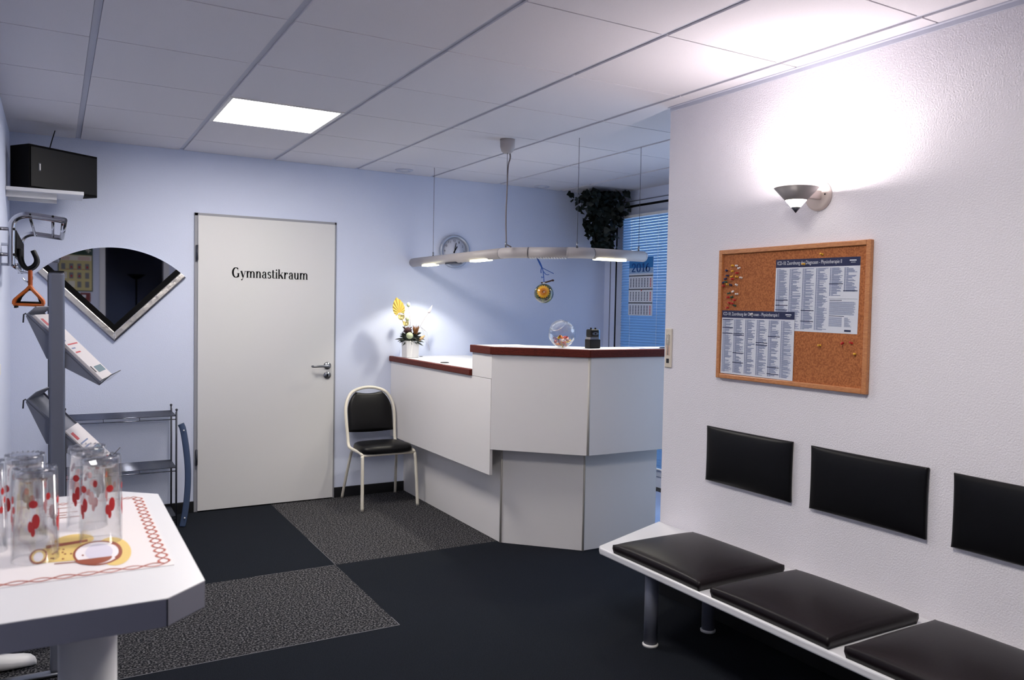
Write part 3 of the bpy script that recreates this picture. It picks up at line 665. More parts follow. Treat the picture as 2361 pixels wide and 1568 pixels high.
dkf = mat('dark_dried_foliage', (44, 50, 46), .8); brn = mat('rust_dried_bloom', (140, 92, 50), .8); yel = mat('yellow_dried_leaf', (186, 156, 70), .7); pgr = mat('pale_green_pod', (188, 198, 160), .7); cre = mat('cream_petal', (214, 200, 140), .7); prp = mat('dark_red_bloom', (66, 40, 44), .8); pkd = mat('pale_pink_plume', (222, 208, 208), .8)
mb = MB(); rr_ = random.Random(5); top = fc+Vector((0, 0, .13))
for k in range(120):
    a = rr_.uniform(0, 2*PI); e = rr_.uniform(-.25, 1.1); L = rr_.uniform(.05, .105)
    d_ = Vector((math.cos(a)*math.cos(e), math.sin(a)*math.cos(e), math.sin(e))); b0 = top+d_*.015; leafblade(mb, b0, b0+d_*L, .016, .02)
mb.ball(top+Vector((0, 0, .015)), .048, 10, (1, 1, .7)); mb.build('dark_foliage', dkf, fl)
mb = MB(); mb.ball(fc+Vector((-.036, -.075, .165)), .025, 14); mb.build('green_ball', pgr, fl)
mb = MB(); 
for k in range(34):
    a = rr_.uniform(0, 2*PI); b0 = fc+Vector((.035, -.02, .155)); leafblade(mb, b0, b0+Vector((math.cos(a)*.026, math.sin(a)*.02, rr_.uniform(.06, .095))), .012)
mb.build('rust_bloom', brn, fl)
mb = MB(); mb.ball(fc+Vector((-.028, -.02, .205)), .024, 10, (1.1, 1, .9))
for k in range(26):
    a = rr_.uniform(0, 2*PI); b0 = fc+Vector((-.03, -.02, .195)); leafblade(mb, b0, b0+Vector((math.cos(a)*.04, math.sin(a)*.03, rr_.uniform(-.01, .04))), .014)
mb.build('dark_red_bloom', prp, fl)
# big pleated fan leaf
mb = MB(); base = fc+Vector((-.096, -.02, .335)); up = Vector((-.25, 0, 1)).normalized(); sd = Vector((1, 0, .25)).normalized(); N_ = 22; vs0 = mb.bm.verts.new(base)
outl = []
for i in range(N_+1):
    a = -2.1+4.2*i/N_; L = .112*(1-.64*abs(a/2.1)**.75)+.003*(i % 2); outl.append(mb.bm.verts.new(base+up*L*math.cos(a*.95)+sd*L*math.sin(a*.95)*.78+Vector((0, -.005*(i % 2), 0))))
for i in range(N_): mb.bm.faces.new((vs0, outl[i], outl[i+1]))
fo = mb.build('fan_leaf', yel, fl); sm = fo.modifiers.new('t', 'SOLIDIFY'); sm.thickness = .0012
mb = MB(); stem_pts = [top+Vector((-.02, -.01, 0)), fc+Vector((-.055, -.015, .24)), base]; mb.tube(stem_pts, .0022, 6)
mb.tube([top, fc+Vector((-.02, 0, .24)), fc+Vector((-.068, -.01, .345))], .0015, 6); mb.tube([top, fc+Vector((.0, 0, .26)), fc+Vector((-.018, 0, .385))], .0012, 6)
mb.tube([top, fc+Vector((-.01, 0, .24)), fc+Vector((-.026, 0, .28))], .0012, 6); mb.tube([top+Vector((.02, 0, 0)), fc+Vector((.06, 0, .2)), fc+Vector((.12, 0, .3)), fc+Vector((.155, 0, .345))], .001, 6)
for k in range(5): mb.tube([top+Vector((.02, 0, .02)), fc+Vector((.05, 0, .22+.01*k)), fc+Vector((.09+.012*k, 0, .225-.01*k)), fc+Vector((.11+.012*k, 0, .13-.02*k))], .0006, 5)
mb.build('stems', mat('dried_stem', (150, 124, 84), .8), fl)
mb = MB(); mb.ball(fc+Vector((-.018, 0, .393)), .0135, 10, (1, 1, 1.3)); mb.build('seed_pod', pgr, fl); mb = MB(); mb.ball(fc+Vector((-.026, -.005, .287)), .014, 10, (1, 1, 1.2)); mb.build('seed_pod', pgr, fl)
for (cx0, cz0, s0) in ((-.082, .30, 1.0), (-.045, .255, .9)):
    mb = MB(); c0 = fc+Vector((cx0, -.02, cz0-.02))
    for k in range(7):
        a = 2*PI*k/7; leafblade(mb, c0, c0+Vector((math.cos(a)*.026, math.sin(a)*.02, .038))*s0, .03*s0, -.004)
    mb.ball(c0+Vector((0, 0, .012)), .012*s0, 8); mb.build('cream_bloom', cre, fl)
mb = MB(); mb.tube([fc+Vector((.148, 0, .335)), fc+Vector((.16, 0, .36)), fc+Vector((.176, 0, .392))], [.011, .009, .001], 8); mb.build('plume', pkd, fl)
mb = MB(); mb.tube([fc+Vector((.05, -.05, .13)), fc+Vector((.075, -.05, .148)), fc+Vector((.095, -.05, .165))], [.008, .013, .004], 8); mb.build('bark_curl', mat('tan_bark', (190, 160, 120), .8), fl)

# ------------------------------------------------------------ white chair with black pads
ch = thing('side_chair', (2.04, 5.43, 0), 'cream tubular chair with black seat and round back', 'chair')
tr = .0115
def smooth(pts, it=2):
    P = [Vector(p) for p in pts]
    for _ in range(it):
        Q_ = [P[0]]
        for a, b_ in zip(P, P[1:]): Q_ += [a.lerp(b_, .25), a.lerp(b_, .75)]
        Q_.append(P[-1]); P = Q_
    return P
hoop = [(1.838, 5.21, 0.0), (1.842, 5.225, .33), (1.845, 5.235, .388), (1.843, 5.28, .395), (1.832, 5.45, .398), (1.832, 5.50, .41), (1.834, 5.52, .47), (1.822, 5.545, .64), (1.835, 5.565, .72), (1.875, 5.585, .785), (1.945, 5.595, .812), (2.01, 5.598, .819),
        (2.075, 5.595, .812), (2.145, 5.585, .785), (2.185, 5.565, .72), (2.198, 5.545, .64), (2.19, 5.52, .47), (2.192, 5.50, .41), (2.195, 5.45, .398), (2.225, 5.28, .395), (2.232, 5.235, .388), (2.237, 5.225, .33), (2.25, 5.21, 0.0)]
hp = smooth(hoop)
zmid = .385
split = [i for i, p in enumerate(hp) if p.z > zmid]
a_i, b_i = split[0], split[-1]
mb = MB(); mb.tube(hp[a_i-1:b_i+2], tr, 10); mb.build('frame', M['chair_paint'], ch)
mb = MB(); mb.tube(hp[:a_i], tr, 10); mb.build('leg', M['chair_paint'], ch)
mb = MB(); mb.tube(hp[b_i+1:], tr, 10); mb.build('leg', M['chair_paint'], ch)
mb = MB(); mb.tube(smooth([(1.838, 5.655, 0), (1.852, 5.50, .36), (1.852, 5.46, .385), (1.852, 5.42, .39)]), .010, 10); mb.build('leg', M['chair_paint'], ch)
mb = MB(); mb.tube(smooth([(2.255, 5.655, 0), (2.20, 5.50, .36), (2.198, 5.46, .385), (2.196, 5.42, .39)]), .010, 10); mb.build('leg', M['chair_paint'], ch)
mb = MB(); mb.tube([(1.845, 5.235, .380), (2.23, 5.235, .380)], .009, 10); mb.build('stretcher', M['chair_paint'], ch)
# seat
mb = MB(); ol = []
for i in range(48):
    a = 2*PI*i/48; ca, sa = math.cos(a), math.sin(a); e = .42
    x = (abs(ca)**e)*(1 if ca > 0 else -1); y = (abs(sa)**e)*(1 if sa > 0 else -1); ol.append((2.028+x*(.187-.012*y), 5.355+y*.152))
rows = [(0.985, .392), (1.0, .400), (1.0, .418), (.97, .432), (.88, .441), (.6, .449), (.25, .451)]
pr = None; fs = []
for k, z in rows:
    rg = [mb.bm.verts.new((2.032+(p[0]-2.032)*k, 5.355+(p[1]-5.355)*k, z)) for p in ol]
    if pr: fs += [mb.bm.faces.new((pr[i], pr[(i+1) % 48], rg[(i+1) % 48], rg[i])) for i in range(48)]
    else: fs.append(mb.bm.faces.new(rg[::-1]))
    pr = rg
fs.append(mb.bm.faces.new(pr)); mb._fin(fs, True); mb.build('seat', M['leather'], ch)
# backrest following the hoop
mb = MB(); fs = []
NU, NV = 14, 14; G = {}
for side in (0, 1):
    for i in range(NU+1):
        for j in range(NV+1):
            v = j/NV; z = .505+v*(.79-.505)
            # half width at height z
            hw = .168 if z < .65 else .168*math.sqrt(max(0, 1-((z-.65)/.165)**2))
            ztop = .79-.012*math.cos(PI*(i/NU-.5)*1.0)
            z = .505 + (v)*(.785-.505); u = -1+2*i/NU
            hw = .166*(1 if v < .5 else math.sqrt(max(.0, 1-((v-.5)/.62)**2)))
            z += -.012*(1-u*u)*(v > .95) - .006*(1-u*u)*(v < .05)
            yy = 5.52+(z-.47)*(5.592-5.52)/.35
            bul = .014*(1-abs(u)**3)*(1-abs(2*v-1)**3)
            G[side, i, j] = mb.bm.verts.new((2.011+u*hw, yy-.010-bul if side == 0 else yy+.010, z))
for side in (0, 1):
    for i in range(NU):
        for j in range(NV): fs.append(mb.bm.faces.new((G[side, i, j], G[side, i+1, j], G[side, i+1, j+1], G[side, i, j+1])))
edge = [(i, 0) for i in range(NU)]+[(NU, j) for j in range(NV)]+[(NU-i, NV) for i in range(NU)]+[(0, NV-j) for j in range(NV)]
for k in range(len(edge)):
    a, b_ = edge[k], edge[(k+1) % len(edge)]; fs.append(mb.bm.faces.new((G[0, a[0], a[1]], G[0, b_[0], b_[1]], G[1, b_[0], b_[1]], G[1, a[0], a[1]])))
mb._fin(fs, True); mb.build('backrest', M['leather'], ch)

# ------------------------------------------------------------ pendant lamp
pd = thing('pendant_lamp', (2.5, 4.3, 1.72), 'long bent grey tube lamp hung on wires over the desk', 'lamp')
r_ = .033; zl = 1.752
path = [(2.38, 5.70-.04, zl), (2.38, 4.30, zl)]
A0, A1, A2, A3 = Vector((2.38, 5.655, zl)), Vector((2.38, 4.27, zl)), Vector((2.47, 4.10, zl)), Vector((2.64, 3.94, zl))
A4, A5 = Vector((2.78, 3.885, zl)), Vector((3.165, 3.885, zl))
def tubeseg(name, pts):
    mb = MB(); mb.tube(pts, r_, 28); mb.build(name, M['lamp_body'], pd)
tubeseg('tube_section', [A0+Vector((0, 0, 0)), A1]); tubeseg('elbow', smooth([A1, Vector((2.385, 4.19, zl)), A2], 2)); tubeseg('tube_section', [A2, A3]); tubeseg('elbow', smooth([A3, Vector((2.70, 3.885, zl)), A4], 2)); tubeseg('tube_section', [A4, A5])
mb = MB(); mb.ball(A0, r_, 12, (1, .8, 1)); mb.ball(A5, r_, 12, (.8, 1, 1)); mb.build('end_cap', M['lamp_body'], pd)
mb = MB()
for p, d_ in ((A1, (0, 1, 0)), (A2, (1, -.9, 0)), (A3, (1, -.6, 0)), (A4, (1, 0, 0))):
    d_ = Vector(d_).normalized(); mb.cyl(p-d_*.001, p+d_*.001, r_+.0006, 28)
mb.build('joint_ring', M['dark_grey'], pd)
zu = zl-r_
for (y0_, y1_, lit) in ((5.44, 5.24, 1), (5.04, 4.87, 0), (4.66, 4.43, 1)):
    mb = MB(); mb.box((2.358, y0_, zu-.004), (2.402, y1_, zu+.006)); mb.build('light_strip' if lit else 'dark_strip', M['spot_light'] if lit else M['dark_grey'], pd)
mb = MB(); mb.box((2.80, 3.863, zu-.004), (3.02, 3.907, zu+.006)); mb.build('light_strip', M['spot_light'], pd)
mb = MB(); dgn = (A3-A2).normalized(); nn = Vector((-dgn.y, dgn.x, 0))
for k in range(14):
    p = A2+(A3-A2)*(.05+.9*k/13); mb.slab([p+nn*.02-dgn*.002+Vector((0, 0, -.037)), p-nn*.02-dgn*.002+Vector((0, 0, -.037)), p-nn*.02+dgn*.002+Vector((0, 0, -.037)), p+nn*.02+dgn*.002+Vector((0, 0, -.037))], (0, 0, .008))
mb.build('grille', M['white_pl'], pd)
wires = [(2.385, 5.303), (2.338, 4.15), (2.67, 3.885), (3.13, 3.885)]
for i, (x, y) in enumerate(wires):
    mb = MB(); zt_ = H if i != 1 else 2.34; mb.cyl((x, y, zl+r_-.004), (x, y, zt_), .0014, 6); wr = mb.build('suspension_wire', M['dark_grey'], pd)
    mb = MB(); mb.cyl((x, y, zl+r_-.006), (x, y, zl+r_+.028), .006, 10); mb.build('clamp', M['steel'], wr)
mb = MB(); mb.lathe([(0, -.085), (.02, -.083), (.036, -.07), (.043, -.045), (.045, 0), (0, 0)], (2.345, 4.165, H), 28); mb.build('canopy', M['lamp_body'], pd)
mb = MB(); mb.tube(smooth([(2.36, 4.16, 2.345), (2.365, 4.16, 2.31), (2.342, 4.15, 2.27), (2.340, 4.15, 2.1), (2.334, 4.15, 1.98), (2.341, 4.15, 1.80), (2.345, 4.15, 1.795), (2.38, 4.16, zl+r_)], 2), .0042, 8); mb.build('power_cord', M['cord'], pd)
for nm, (x, y), e_ in (('desk_spot_wall', (2.38, 5.34), 14), ('desk_spot_middle', (2.38, 4.545), 15), ('desk_spot_front', (2.91, 3.885), 18)):
    l = bpy.data.lights.new(nm, 'SPOT'); l.energy = e_; l.color = (1, .95, .82); l.spot_size = math.radians(112); l.spot_blend = .35; l.shadow_soft_size = .02
    o = bpy.data.objects.new(nm, l); C.objects.link(o); o.parent = pd; o.location = Vector((x, y, zu-.012))-Vector(pd['_o']) if not isinstance(pd['_o'], tuple) else Vector((x, y, zu-.012))-Vector(pd['_o'])

# sunflower glass ball on blue ribbon
t = thing('glass_ball_ornament', (2.543, 4.04, 1.449), 'round glass ball with a sunflower picture on blue ribbon', 'ornament')
sc0 = Vector((2.543, 4.04, 1.509)); sr = .0585
sunm = bpy.data.materials.new('sunflower_glass'); sunm.use_nodes = True
def vnode(nt, op, a, b_=None):
    n = nt.nodes.new('ShaderNodeMath'); n.operation = op
    for i, q_ in enumerate((a, b_)):
        if q_ is None: continue
        if isinstance(q_, (int, float)): n.inputs[i].default_value = q_
        else: nt.links.new(q_, n.inputs[i])
    return n.outputs[0]
nt = sunm.node_tree; b = nt.nodes['Principled BSDF']; co = nt.nodes.new('ShaderNodeTexCoord'); mp = nt.nodes.new('ShaderNodeMapping')
mp.vector_type = 'POINT'
nt.links.new(co.outputs['Object'], mp.inputs[0]); sp = nt.nodes.new('ShaderNodeSeparateXYZ'); nt.links.new(mp.outputs[0], sp.inputs[0])
# face direction of the flower (towards the room): a = across, z = up
ahx, ahy = .854, -.52
ac = vnode(nt, 'ADD', vnode(nt, 'MULTIPLY', vnode(nt, 'SUBTRACT', sp.outputs[0], 0.0), ahx), vnode(nt, 'MULTIPLY', sp.outputs[1], ahy))
ac = vnode(nt, 'ADD', ac, .004)
zc_ = vnode(nt, 'SUBTRACT', sp.outputs[2], .060+.010)
rad = vnode(nt, 'SQRT', vnode(nt, 'ADD', vnode(nt, 'MULTIPLY', ac, ac), vnode(nt, 'MULTIPLY', zc_, zc_)))
angl = vnode(nt, 'ARCTAN2', zc_, ac)
rad2 = vnode(nt, 'ADD', rad, vnode(nt, 'MULTIPLY', vnode(nt, 'SINE', vnode(nt, 'MULTIPLY', angl, 17.0)), .0024))
rp_ = nt.nodes.new('ShaderNodeValToRGB'); e = rp_.color_ramp.elements
e[0].position = 0; e[0].color = (*lin((120, 66, 24)), 1); e[1].position = 1; e[1].color = (*lin((30, 36, 40)), 1)
for ps, cl_ in ((.12, (150, 84, 24)), (.2, (206, 130, 40)), (.30, (196, 108, 30)), (.42, (228, 170, 50)), (.60, (222, 166, 50)), (.66, (38, 44, 44))):
    q_ = e.new(ps); q_.color = (*lin(cl_), 1)
nt.links.new(vnode(nt, 'DIVIDE', rad2, .058), rp_.inputs[0])
nz = nt.nodes.new('ShaderNodeTexNoise'); nz.inputs['Scale'].default_value = 30; nt.links.new(co.outputs['Object'], nz.inputs['Vector'])
gr = nt.nodes.new('ShaderNodeValToRGB'); gr.color_ramp.elements[0].position = .45; gr.color_ramp.elements[1].position = .65; gr.color_ramp.elements[0].color = (*lin((26, 30, 44)), 1); gr.color_ramp.elements[1].color = (*lin((92, 104, 60)), 1)
nt.links.new(nz.outputs[0], gr.inputs[0]); mix = nt.nodes.new('ShaderNodeMix'); mix.data_type = 'RGBA'
nt.links.new(vnode(nt, 'GREATER_THAN', rad2, .0375), mix.inputs[0]); nt.links.new(rp_.outputs[0], mix.inputs[6]); nt.links.new(gr.outputs[0], mix.inputs[7]); nt.links.new(mix.outputs[2], b.inputs['Base Color'])
b.inputs['Roughness'].default_value = .1; b.inputs['Coat Weight'].default_value = .3
mb = MB(); mb.ball(sc0, sr, 22); mb.build('ball', sunm, t)
mb = MB(); mb.lathe([(0, 0), (.008, 0), (.008, .010), (.004, .012), (0, .012)], sc0+Vector((0, 0, sr-.003)), 16); mb.build('metal_cap', M['silver'], t)
bl = mat('blue_ribbon', (34, 84, 170), .4)
mb = MB(); up0 = Vector((2.512, 4.064, zu-.002))
mb.tube(smooth([up0, (2.528, 4.055, 1.685), (2.535, 4.045, 1.655), (2.54, 4.042, 1.62), (2.543, 4.04, 1.577)]), .003, 6)
mb.tube(smooth([(2.508, 4.067, zu), (2.52, 4.06, 1.69), (2.53, 4.05, 1.665)]), .0035, 6)
mb.tube(smooth([(2.53, 4.05, 1.665), (2.55, 4.03, 1.65), (2.585, 4.0, 1.628)]), .0022, 6); mb.tube(smooth([(2.53, 4.05, 1.665), (2.525, 4.05, 1.645), (2.527, 4.05, 1.63)]), .003, 6)
mb.tube(smooth([(2.54, 4.042, 1.64), (2.55, 4.03, 1.62), (2.565, 4.02, 1.622)]), .0022, 6); mb.tube(smooth([(2.541, 4.04, 1.61), (2.53, 4.05, 1.60), (2.533, 4.05, 1.612)]), .0022, 6)
mb.build('ribbon', bl, t)
mb = MB(); mb.tube(smooth([(2.530, 4.052, 1.573), (2.545, 4.04, 1.574), (2.562, 4.025, 1.580), (2.585, 4.005, 1.590)]), [.005]+[.003]*9+[.006]*3+[.008]*1 if False else .0045, 8); mb.ball((2.583, 4.006, 1.588), .009, 8, (1, 1, .7)); mb.build('bow', mat('dark_bow', (60, 34, 30), .6), t)

# ------------------------------------------------------------ wall clock
ck = thing('wall_clock', (2.735, YB, 1.73), 'round silver wall clock partly behind the pendant lamp', 'clock')
c0 = Vector((2.735, YB, 1.857))
mb = MB(); mb.lathe([(.105, .0), (.127, .0), (.131, .012), (.129, .028), (.122, .036), (.113, .036), (.107, .024), (.105, .012)], c0, 56, axis=(0, -1, 0)); mb.build('rim', mat('clock_rim', (176, 182, 196), .35, .6), ck)
mb = MB(); mb.lathe([(0, 0), (.107, 0), (.107, .012), (0, .012)], c0, 48, axis=(0, -1, 0)); mb.build('dial', mat('clock_dial', (206, 208, 222), .5), ck)
mb = MB()
for k in range(1, 13):
    a = 2*PI*k/12; cx0, cz0 = .083*math.sin(a), .083*math.cos(a); tx = str(k); hN = .017; wN = .010 if k < 10 else .018
    text_into(mb, tx, lambda u, v, w_, cx0=cx0, cz0=cz0, wN=wN: c0+Vector((cx0-wN/2+u, -.0130, cz0-hN/2+v)), width=wN if k not in (1,) else .006, height=hN)
for k in range(60):
    a = 2*PI*k/60; p = Vector((math.sin(a), 0, math.cos(a))); q_ = Vector((math.cos(a), 0, -math.sin(a))); r0, r1 = .099, .103
    mb.quad(*[c0+p*r*1.0+q_*s_*.0008+Vector((0, -.0130, 0)) for r, s_ in ((r0, -1), (r1, -1), (r1, 1), (r0, 1))])
mb.build('numerals', M['print_dark'], ck)
for nm, a, L, w0 in (('hour_hand', math.radians(31), .046, .0045), ('minute_hand', math.radians(10), .068, .0035), ('second_hand', math.radians(192), .05, .001)):
    p = Vector((math.sin(a), 0, math.cos(a))); q_ = Vector((math.cos(a), 0, -math.sin(a))); o0 = c0+Vector((0, -.016 if nm != 'minute_hand' else -.018, 0))
    mb = MB(); mb.slab([o0-p*.014+q_*w0, o0+p*L+q_*w0*.7, o0+p*L-q_*w0*.7, o0-p*.014-q_*w0], (0, -.001, 0)); mb.build(nm, M['black_mat'], ck)

# ------------------------------------------------------------ ivy in the corner
iv = thing('hanging_ivy', (3.98, 5.45, 1.95), 'dark green trailing ivy plant in the upper corner by the window', 'plant')
mb = MB(); ri = random.Random(9)
def ivyleaf(c, d_, s_):
    d_ = d_.normalized(); sd = d_.cross(Vector((ri.uniform(-1, 1), ri.uniform(-1, 1), ri.uniform(-.3, 1)))).normalized(); nm_ = d_.cross(sd)
    sh = [(0, 0), (.35, .42), (.15, .62), (.42, .78), (1.0, 0.0)]
    L = [mb.bm.verts.new(c+d_*s_*a+sd*s_*b_*.9-nm_*s_*.12*b_) for a, b_ in ((0, 0), (.05, .45), (.4, .5), (.62, .28), (1, 0))]
    R2 = [mb.bm.verts.new(c+d_*s_*a-sd*s_*b_*.9-nm_*s_*.12*b_) for a, b_ in ((.05, .45), (.4, .5), (.62, .28))]
    mb.bm.faces.new([L[0], L[1], L[2], L[3], L[4]]); mb.bm.faces.new([L[0], L[4], R2[2], R2[1], R2[0]])
def env(zz):  # half width of the mass at height
    t_ = (2.41-zz)/.47
    return .215*(1-t_)+.07*t_ + (.02 if t_ < .3 else 0)
for k in range(640):
    z = 2.40-.47*ri.random()**1.15; e0 = env(z); x = 3.975+.03*(2.41-z)/.47+ri.uniform(-1, 1)*e0; y = 5.45+ri.uniform(-1, .9)*min(.17, e0*.85)
    if x > 4.17: x = 4.17-ri.random()*.1
    d_ = Vector((ri.uniform(-1, 1), ri.uniform(-1, .3), ri.uniform(-1.4, .3))); ivyleaf(Vector((x, y, z)), d_, ri.uniform(.04, .07))
for k in range(60):
    z = 1.95-.07*ri.random(); ivyleaf(Vector((4.02+ri.uniform(-.07, .08), 5.42+ri.uniform(-.06, .06), z)), Vector((ri.uniform(-.5, .5), ri.uniform(-.5, .3), -1)), .05)
for v in mb.bm.verts: v.co.z = min(v.co.z, 2.415); v.co.x = min(v.co.x, 4.195); v.co.y = min(v.co.y, 5.68)
mb.build('foliage', M['leaf'], iv)
mb = MB(); mb.lathe([(0, 0), (.07, 0), (.09, .08), (.095, .12), (0, .12)], (3.98, 5.5, 2.28), 24); mb.build('pot', M['black_pl'], iv)
mb = MB()
for k in range(9): 
    x = 3.85+.035*k; mb.tube(smooth([(3.98, 5.5, 2.39), (x, 5.44, 2.3), (x*.5+2.0, 5.42, 2.0)]), .002, 5)
mb.build('vines', mat('vine_stem', (40, 40, 34), .8), iv)

# ------------------------------------------------------------ calendar on the window
cd = thing('wall_calendar', (4.15, 5.11, 1.38), 'three month hanging calendar headed 2016 in front of the blind', 'calendar')
xc = 4.15
def cr_(mb, u0, v0, u1, v1, e_=0): mb.quad((xc-e_, 5.267-u0, 1.852-v0), (xc-e_, 5.267-u1, 1.852-v0), (xc-e_, 5.267-u1, 1.852-v1), (xc-e_, 5.267-u0, 1.852-v1))
wc = .305
mb = MB(); mb.box((xc, 5.267-wc, 1.378), (xc+.002, 5.267, 1.852)); mb.build('backing_card', M['paper'], cd)
mb = MB(); mb.m = 0; cr_(mb, 0, 0, wc, .085, .001); mb.m = 1; cr_(mb, 0, .085, wc, .13, .001); mb.m = 2
serif_text(mb, '2016', lambda u, v: Vector((xc-.002, 5.267-.03-u, 1.852-.118+v)), .245, .072); mb.build('year_header', [mat('calendar_blue', (46, 120, 186), .6), mat('calendar_pale_blue', (150, 180, 214), .6), mat('calendar_number', (20, 74, 140), .6)], cd)
for k in range(3):
    v0 = .145+k*.111; mb = MB(); mb.m = 0; cr_(mb, 0, v0, wc, v0+.008, .0015); mb.m = 3 if k == 1 else 2; cr_(mb, 0, v0+.008, wc, v0+.104, .001); mb.m = 1
    for r in range(6):
        for c_ in range(8):
            u = .018+c_*.036; v = v0+.026+r*.0125
            mb.m = 4 if c_ == 7 else 1
            cr_(mb, u, v, u+.016, v+.007, .002)
    mb.build('month_block', [M['print_dark'], M['print_lines'], M['paper'], M['print_white'], M['print_red']], cd)
mb = MB(); mb.box((xc-.006, 5.267-wc*.56, 1.852-.275), (xc-.002, 5.267-wc*.44-.03, 1.852-.262)); mb.build('date_marker', M['print_red'], cd)
mb = MB(); mb.tube([(xc+.001, 5.20, 1.85), (xc+.001, 5.1145, 2.205), (xc+.001, 5.03, 1.85)], .0008, 5); mb.build('hanging_cord', M['white_pl'], cd)

# pale floor mat behind the desk
mb = MB(); mb.box((3.3, 4.05, .0), (4.1, 4.9, .004)); tag(mb.build('chair_mat', mat('pale_floor_mat', (150, 165, 200), .15)), 'pale glossy floor mat seen behind the reception desk', 'mat')

# ------------------------------------------------------------ fan shaped mirror
mi = thing('fan_mirror', (.338, YB, 1.155), 'fan-shaped mirror with silver and black edges on the back wall', 'mirror')
P0 = Vector((.338, YB, 1.155)); dl = Vector((-.7071, 0, .7071)); dr = Vector((.7071, 0, .7071)); RR = .602
def fan(off, R_out, yy, n=40):
    """corner moved up by off, bounded by the arc"""
    c_ = P0+Vector((0, 0, off*1.4142))
    def hit(d_):
        # distance along d_ from c_ until |p-P0| = R_out
        oc = c_-P0; bq = oc.dot(d_); cq = oc.dot(oc)-R_out**2; return c_+d_*(-bq+math.sqrt(bq*bq-cq))
    a = hit(dl); b_ = hit(dr); a0_ = math.atan2(a.z-P0.z, a.x-P0.x); a1_ = math.atan2(b_.z-P0.z, b_.x-P0.x)
    pts = [c_]+[P0+Vector((R_out*math.cos(a1_+(a0_-a1_)*i/n), 0, R_out*math.sin(a1_+(a0_-a1_)*i/n))) for i in range(n+1)]
    return [Vector((p.x, yy, p.z)) for p in pts]
fa = fan(.045, RR, YB-.012); mb = MB(); mb.slab(fan(.078, RR, YB-.001), (0, -.013, 0)); mb.build('mirror_glass', M['mirror'], mi)
def band(off0, off1, y0_, y1_, name, mt, bev=.0):
    mb = MB()
    for d_ in (dl, dr):
        def pt(off):
            c_ = P0+Vector((0, 0, off*1.4142)); oc = c_-P0; bq = oc.dot(d_); cq = oc.dot(oc)-RR**2; return c_, c_+d_*(-bq+math.sqrt(bq*bq-cq))
        i0, e0 = pt(off0); i1, e1 = pt(off1)
        mb.slab([Vector((p.x, y0_, p.z)) for p in (i0, e0, e1, i1)], (0, y1_-y0_, 0))
    mb.build(name, mt, mi, bev, 2)
band(.045, .079, YB-.001, YB-.016, 'black_border', M['black_mat'])
band(.009, .045, YB-.001, YB-.026, 'silver_frame', M['silver'], .004)
band(.0, .009, YB-.001, YB-.018, 'outer_rim', M['chrome'], .002)

# reflected in the mirror: first aid poster, uplighter in the next room
t = thing('first_aid_poster', (.27, YF, 1.55), 'yellow first aid poster with green header, mirrored in the fan mirror', 'poster')
mb = MB(); mb.box((.055, YF+.002, 1.545), (.487, YF+.008, 2.17)); mb.build('poster_sheet', mat('poster_green', (24, 60, 48), .6), t)
mb = MB(); mb.m = 0; yq = YF+.0095
def pr_(x0, z0, x1, z1, m_, e_=0): mb.m = m_; mb.quad((x0, yq+e_, z0), (x1, yq+e_, z0), (x1, yq+e_, z1), (x0, yq+e_, z1))
pr_(.068, 1.56, .475, 2.055, 0)
pr_(.075, 1.98, .468, 2.045, 2, .0004); pr_(.40, 2.115, .465, 2.13, 2, .0004); pr_(.425, 2.09, .44, 2.155, 2, .0004)
rq = random.Random(2)
for r in range(3):
    for c_ in range(4):
        x = .085+c_*.098; z = 1.60+r*.125
        if r < 1 and c_ < 2 or r == 1 and c_ == 0: pr_(x, z, x+.08, z+.09, 2, .0004); continue
        pr_(x+.012, z, x+.062, z+.085, 1, .0004); pr_(x+.028, z+.02, x+.05, z+.05, 3 if rq.random() < .7 else 1, .0008)
    pr_(.09, 1.80+.05, .46, 1.807+.05, 3, .0003)
for k in range(3): pr_(.09, 1.99+.016*k, .2, 1.995+.016*k, 3, .0008); pr_(.30, 1.99+.016*k, .45, 1.995+.016*k, 3, .0008)
mb.build('printed_panels', [mat('poster_yellow', (208, 194, 138), .6), mat('poster_grey', (120, 122, 130), .6), mat('poster_white', (226, 222, 208), .6), M['print_red']], t)
t = thing('red_wall_sign', (.40, YF, 1.42), 'small dark red sign under the first aid poster', 'sign')
mb = MB(); mb.box((.33, YF+.001, 1.40), (.458, YF+.006, 1.53)); mb.build('sign_plate', mat('sign_red', (120, 30, 34), .5), t)
mb = MB(); mb.box((.35, YF+.006, 1.46), (.40, YF+.007, 1.50)); mb.build('pictogram', M['print_white'], t)
t = thing('floor_uplighter', (1.215, -3.5, 0), 'dark floor uplighter in the unlit room, seen in the mirror', 'lamp')
mb = MB(); mb.lathe([(0, 0), (.13, 0), (.13, .015), (.02, .03), (0, .03)], (1.215, -3.5, 0)); mb.build('base', M['black_pl'], t)
mb = MB(); mb.cyl((1.215, -3.5, .02), (1.215, -3.5, 1.80), .014, 12); mb.build('pole', M['black_pl'], t)
mb = MB(); mb.lathe([(.014, 1.79), (.05, 1.80), (.15, 1.875), (.145, 1.877), (.04, 1.81)], (1.215, -3.5, 0)); mb.build('lamp_shade', M['black_pl'], t)

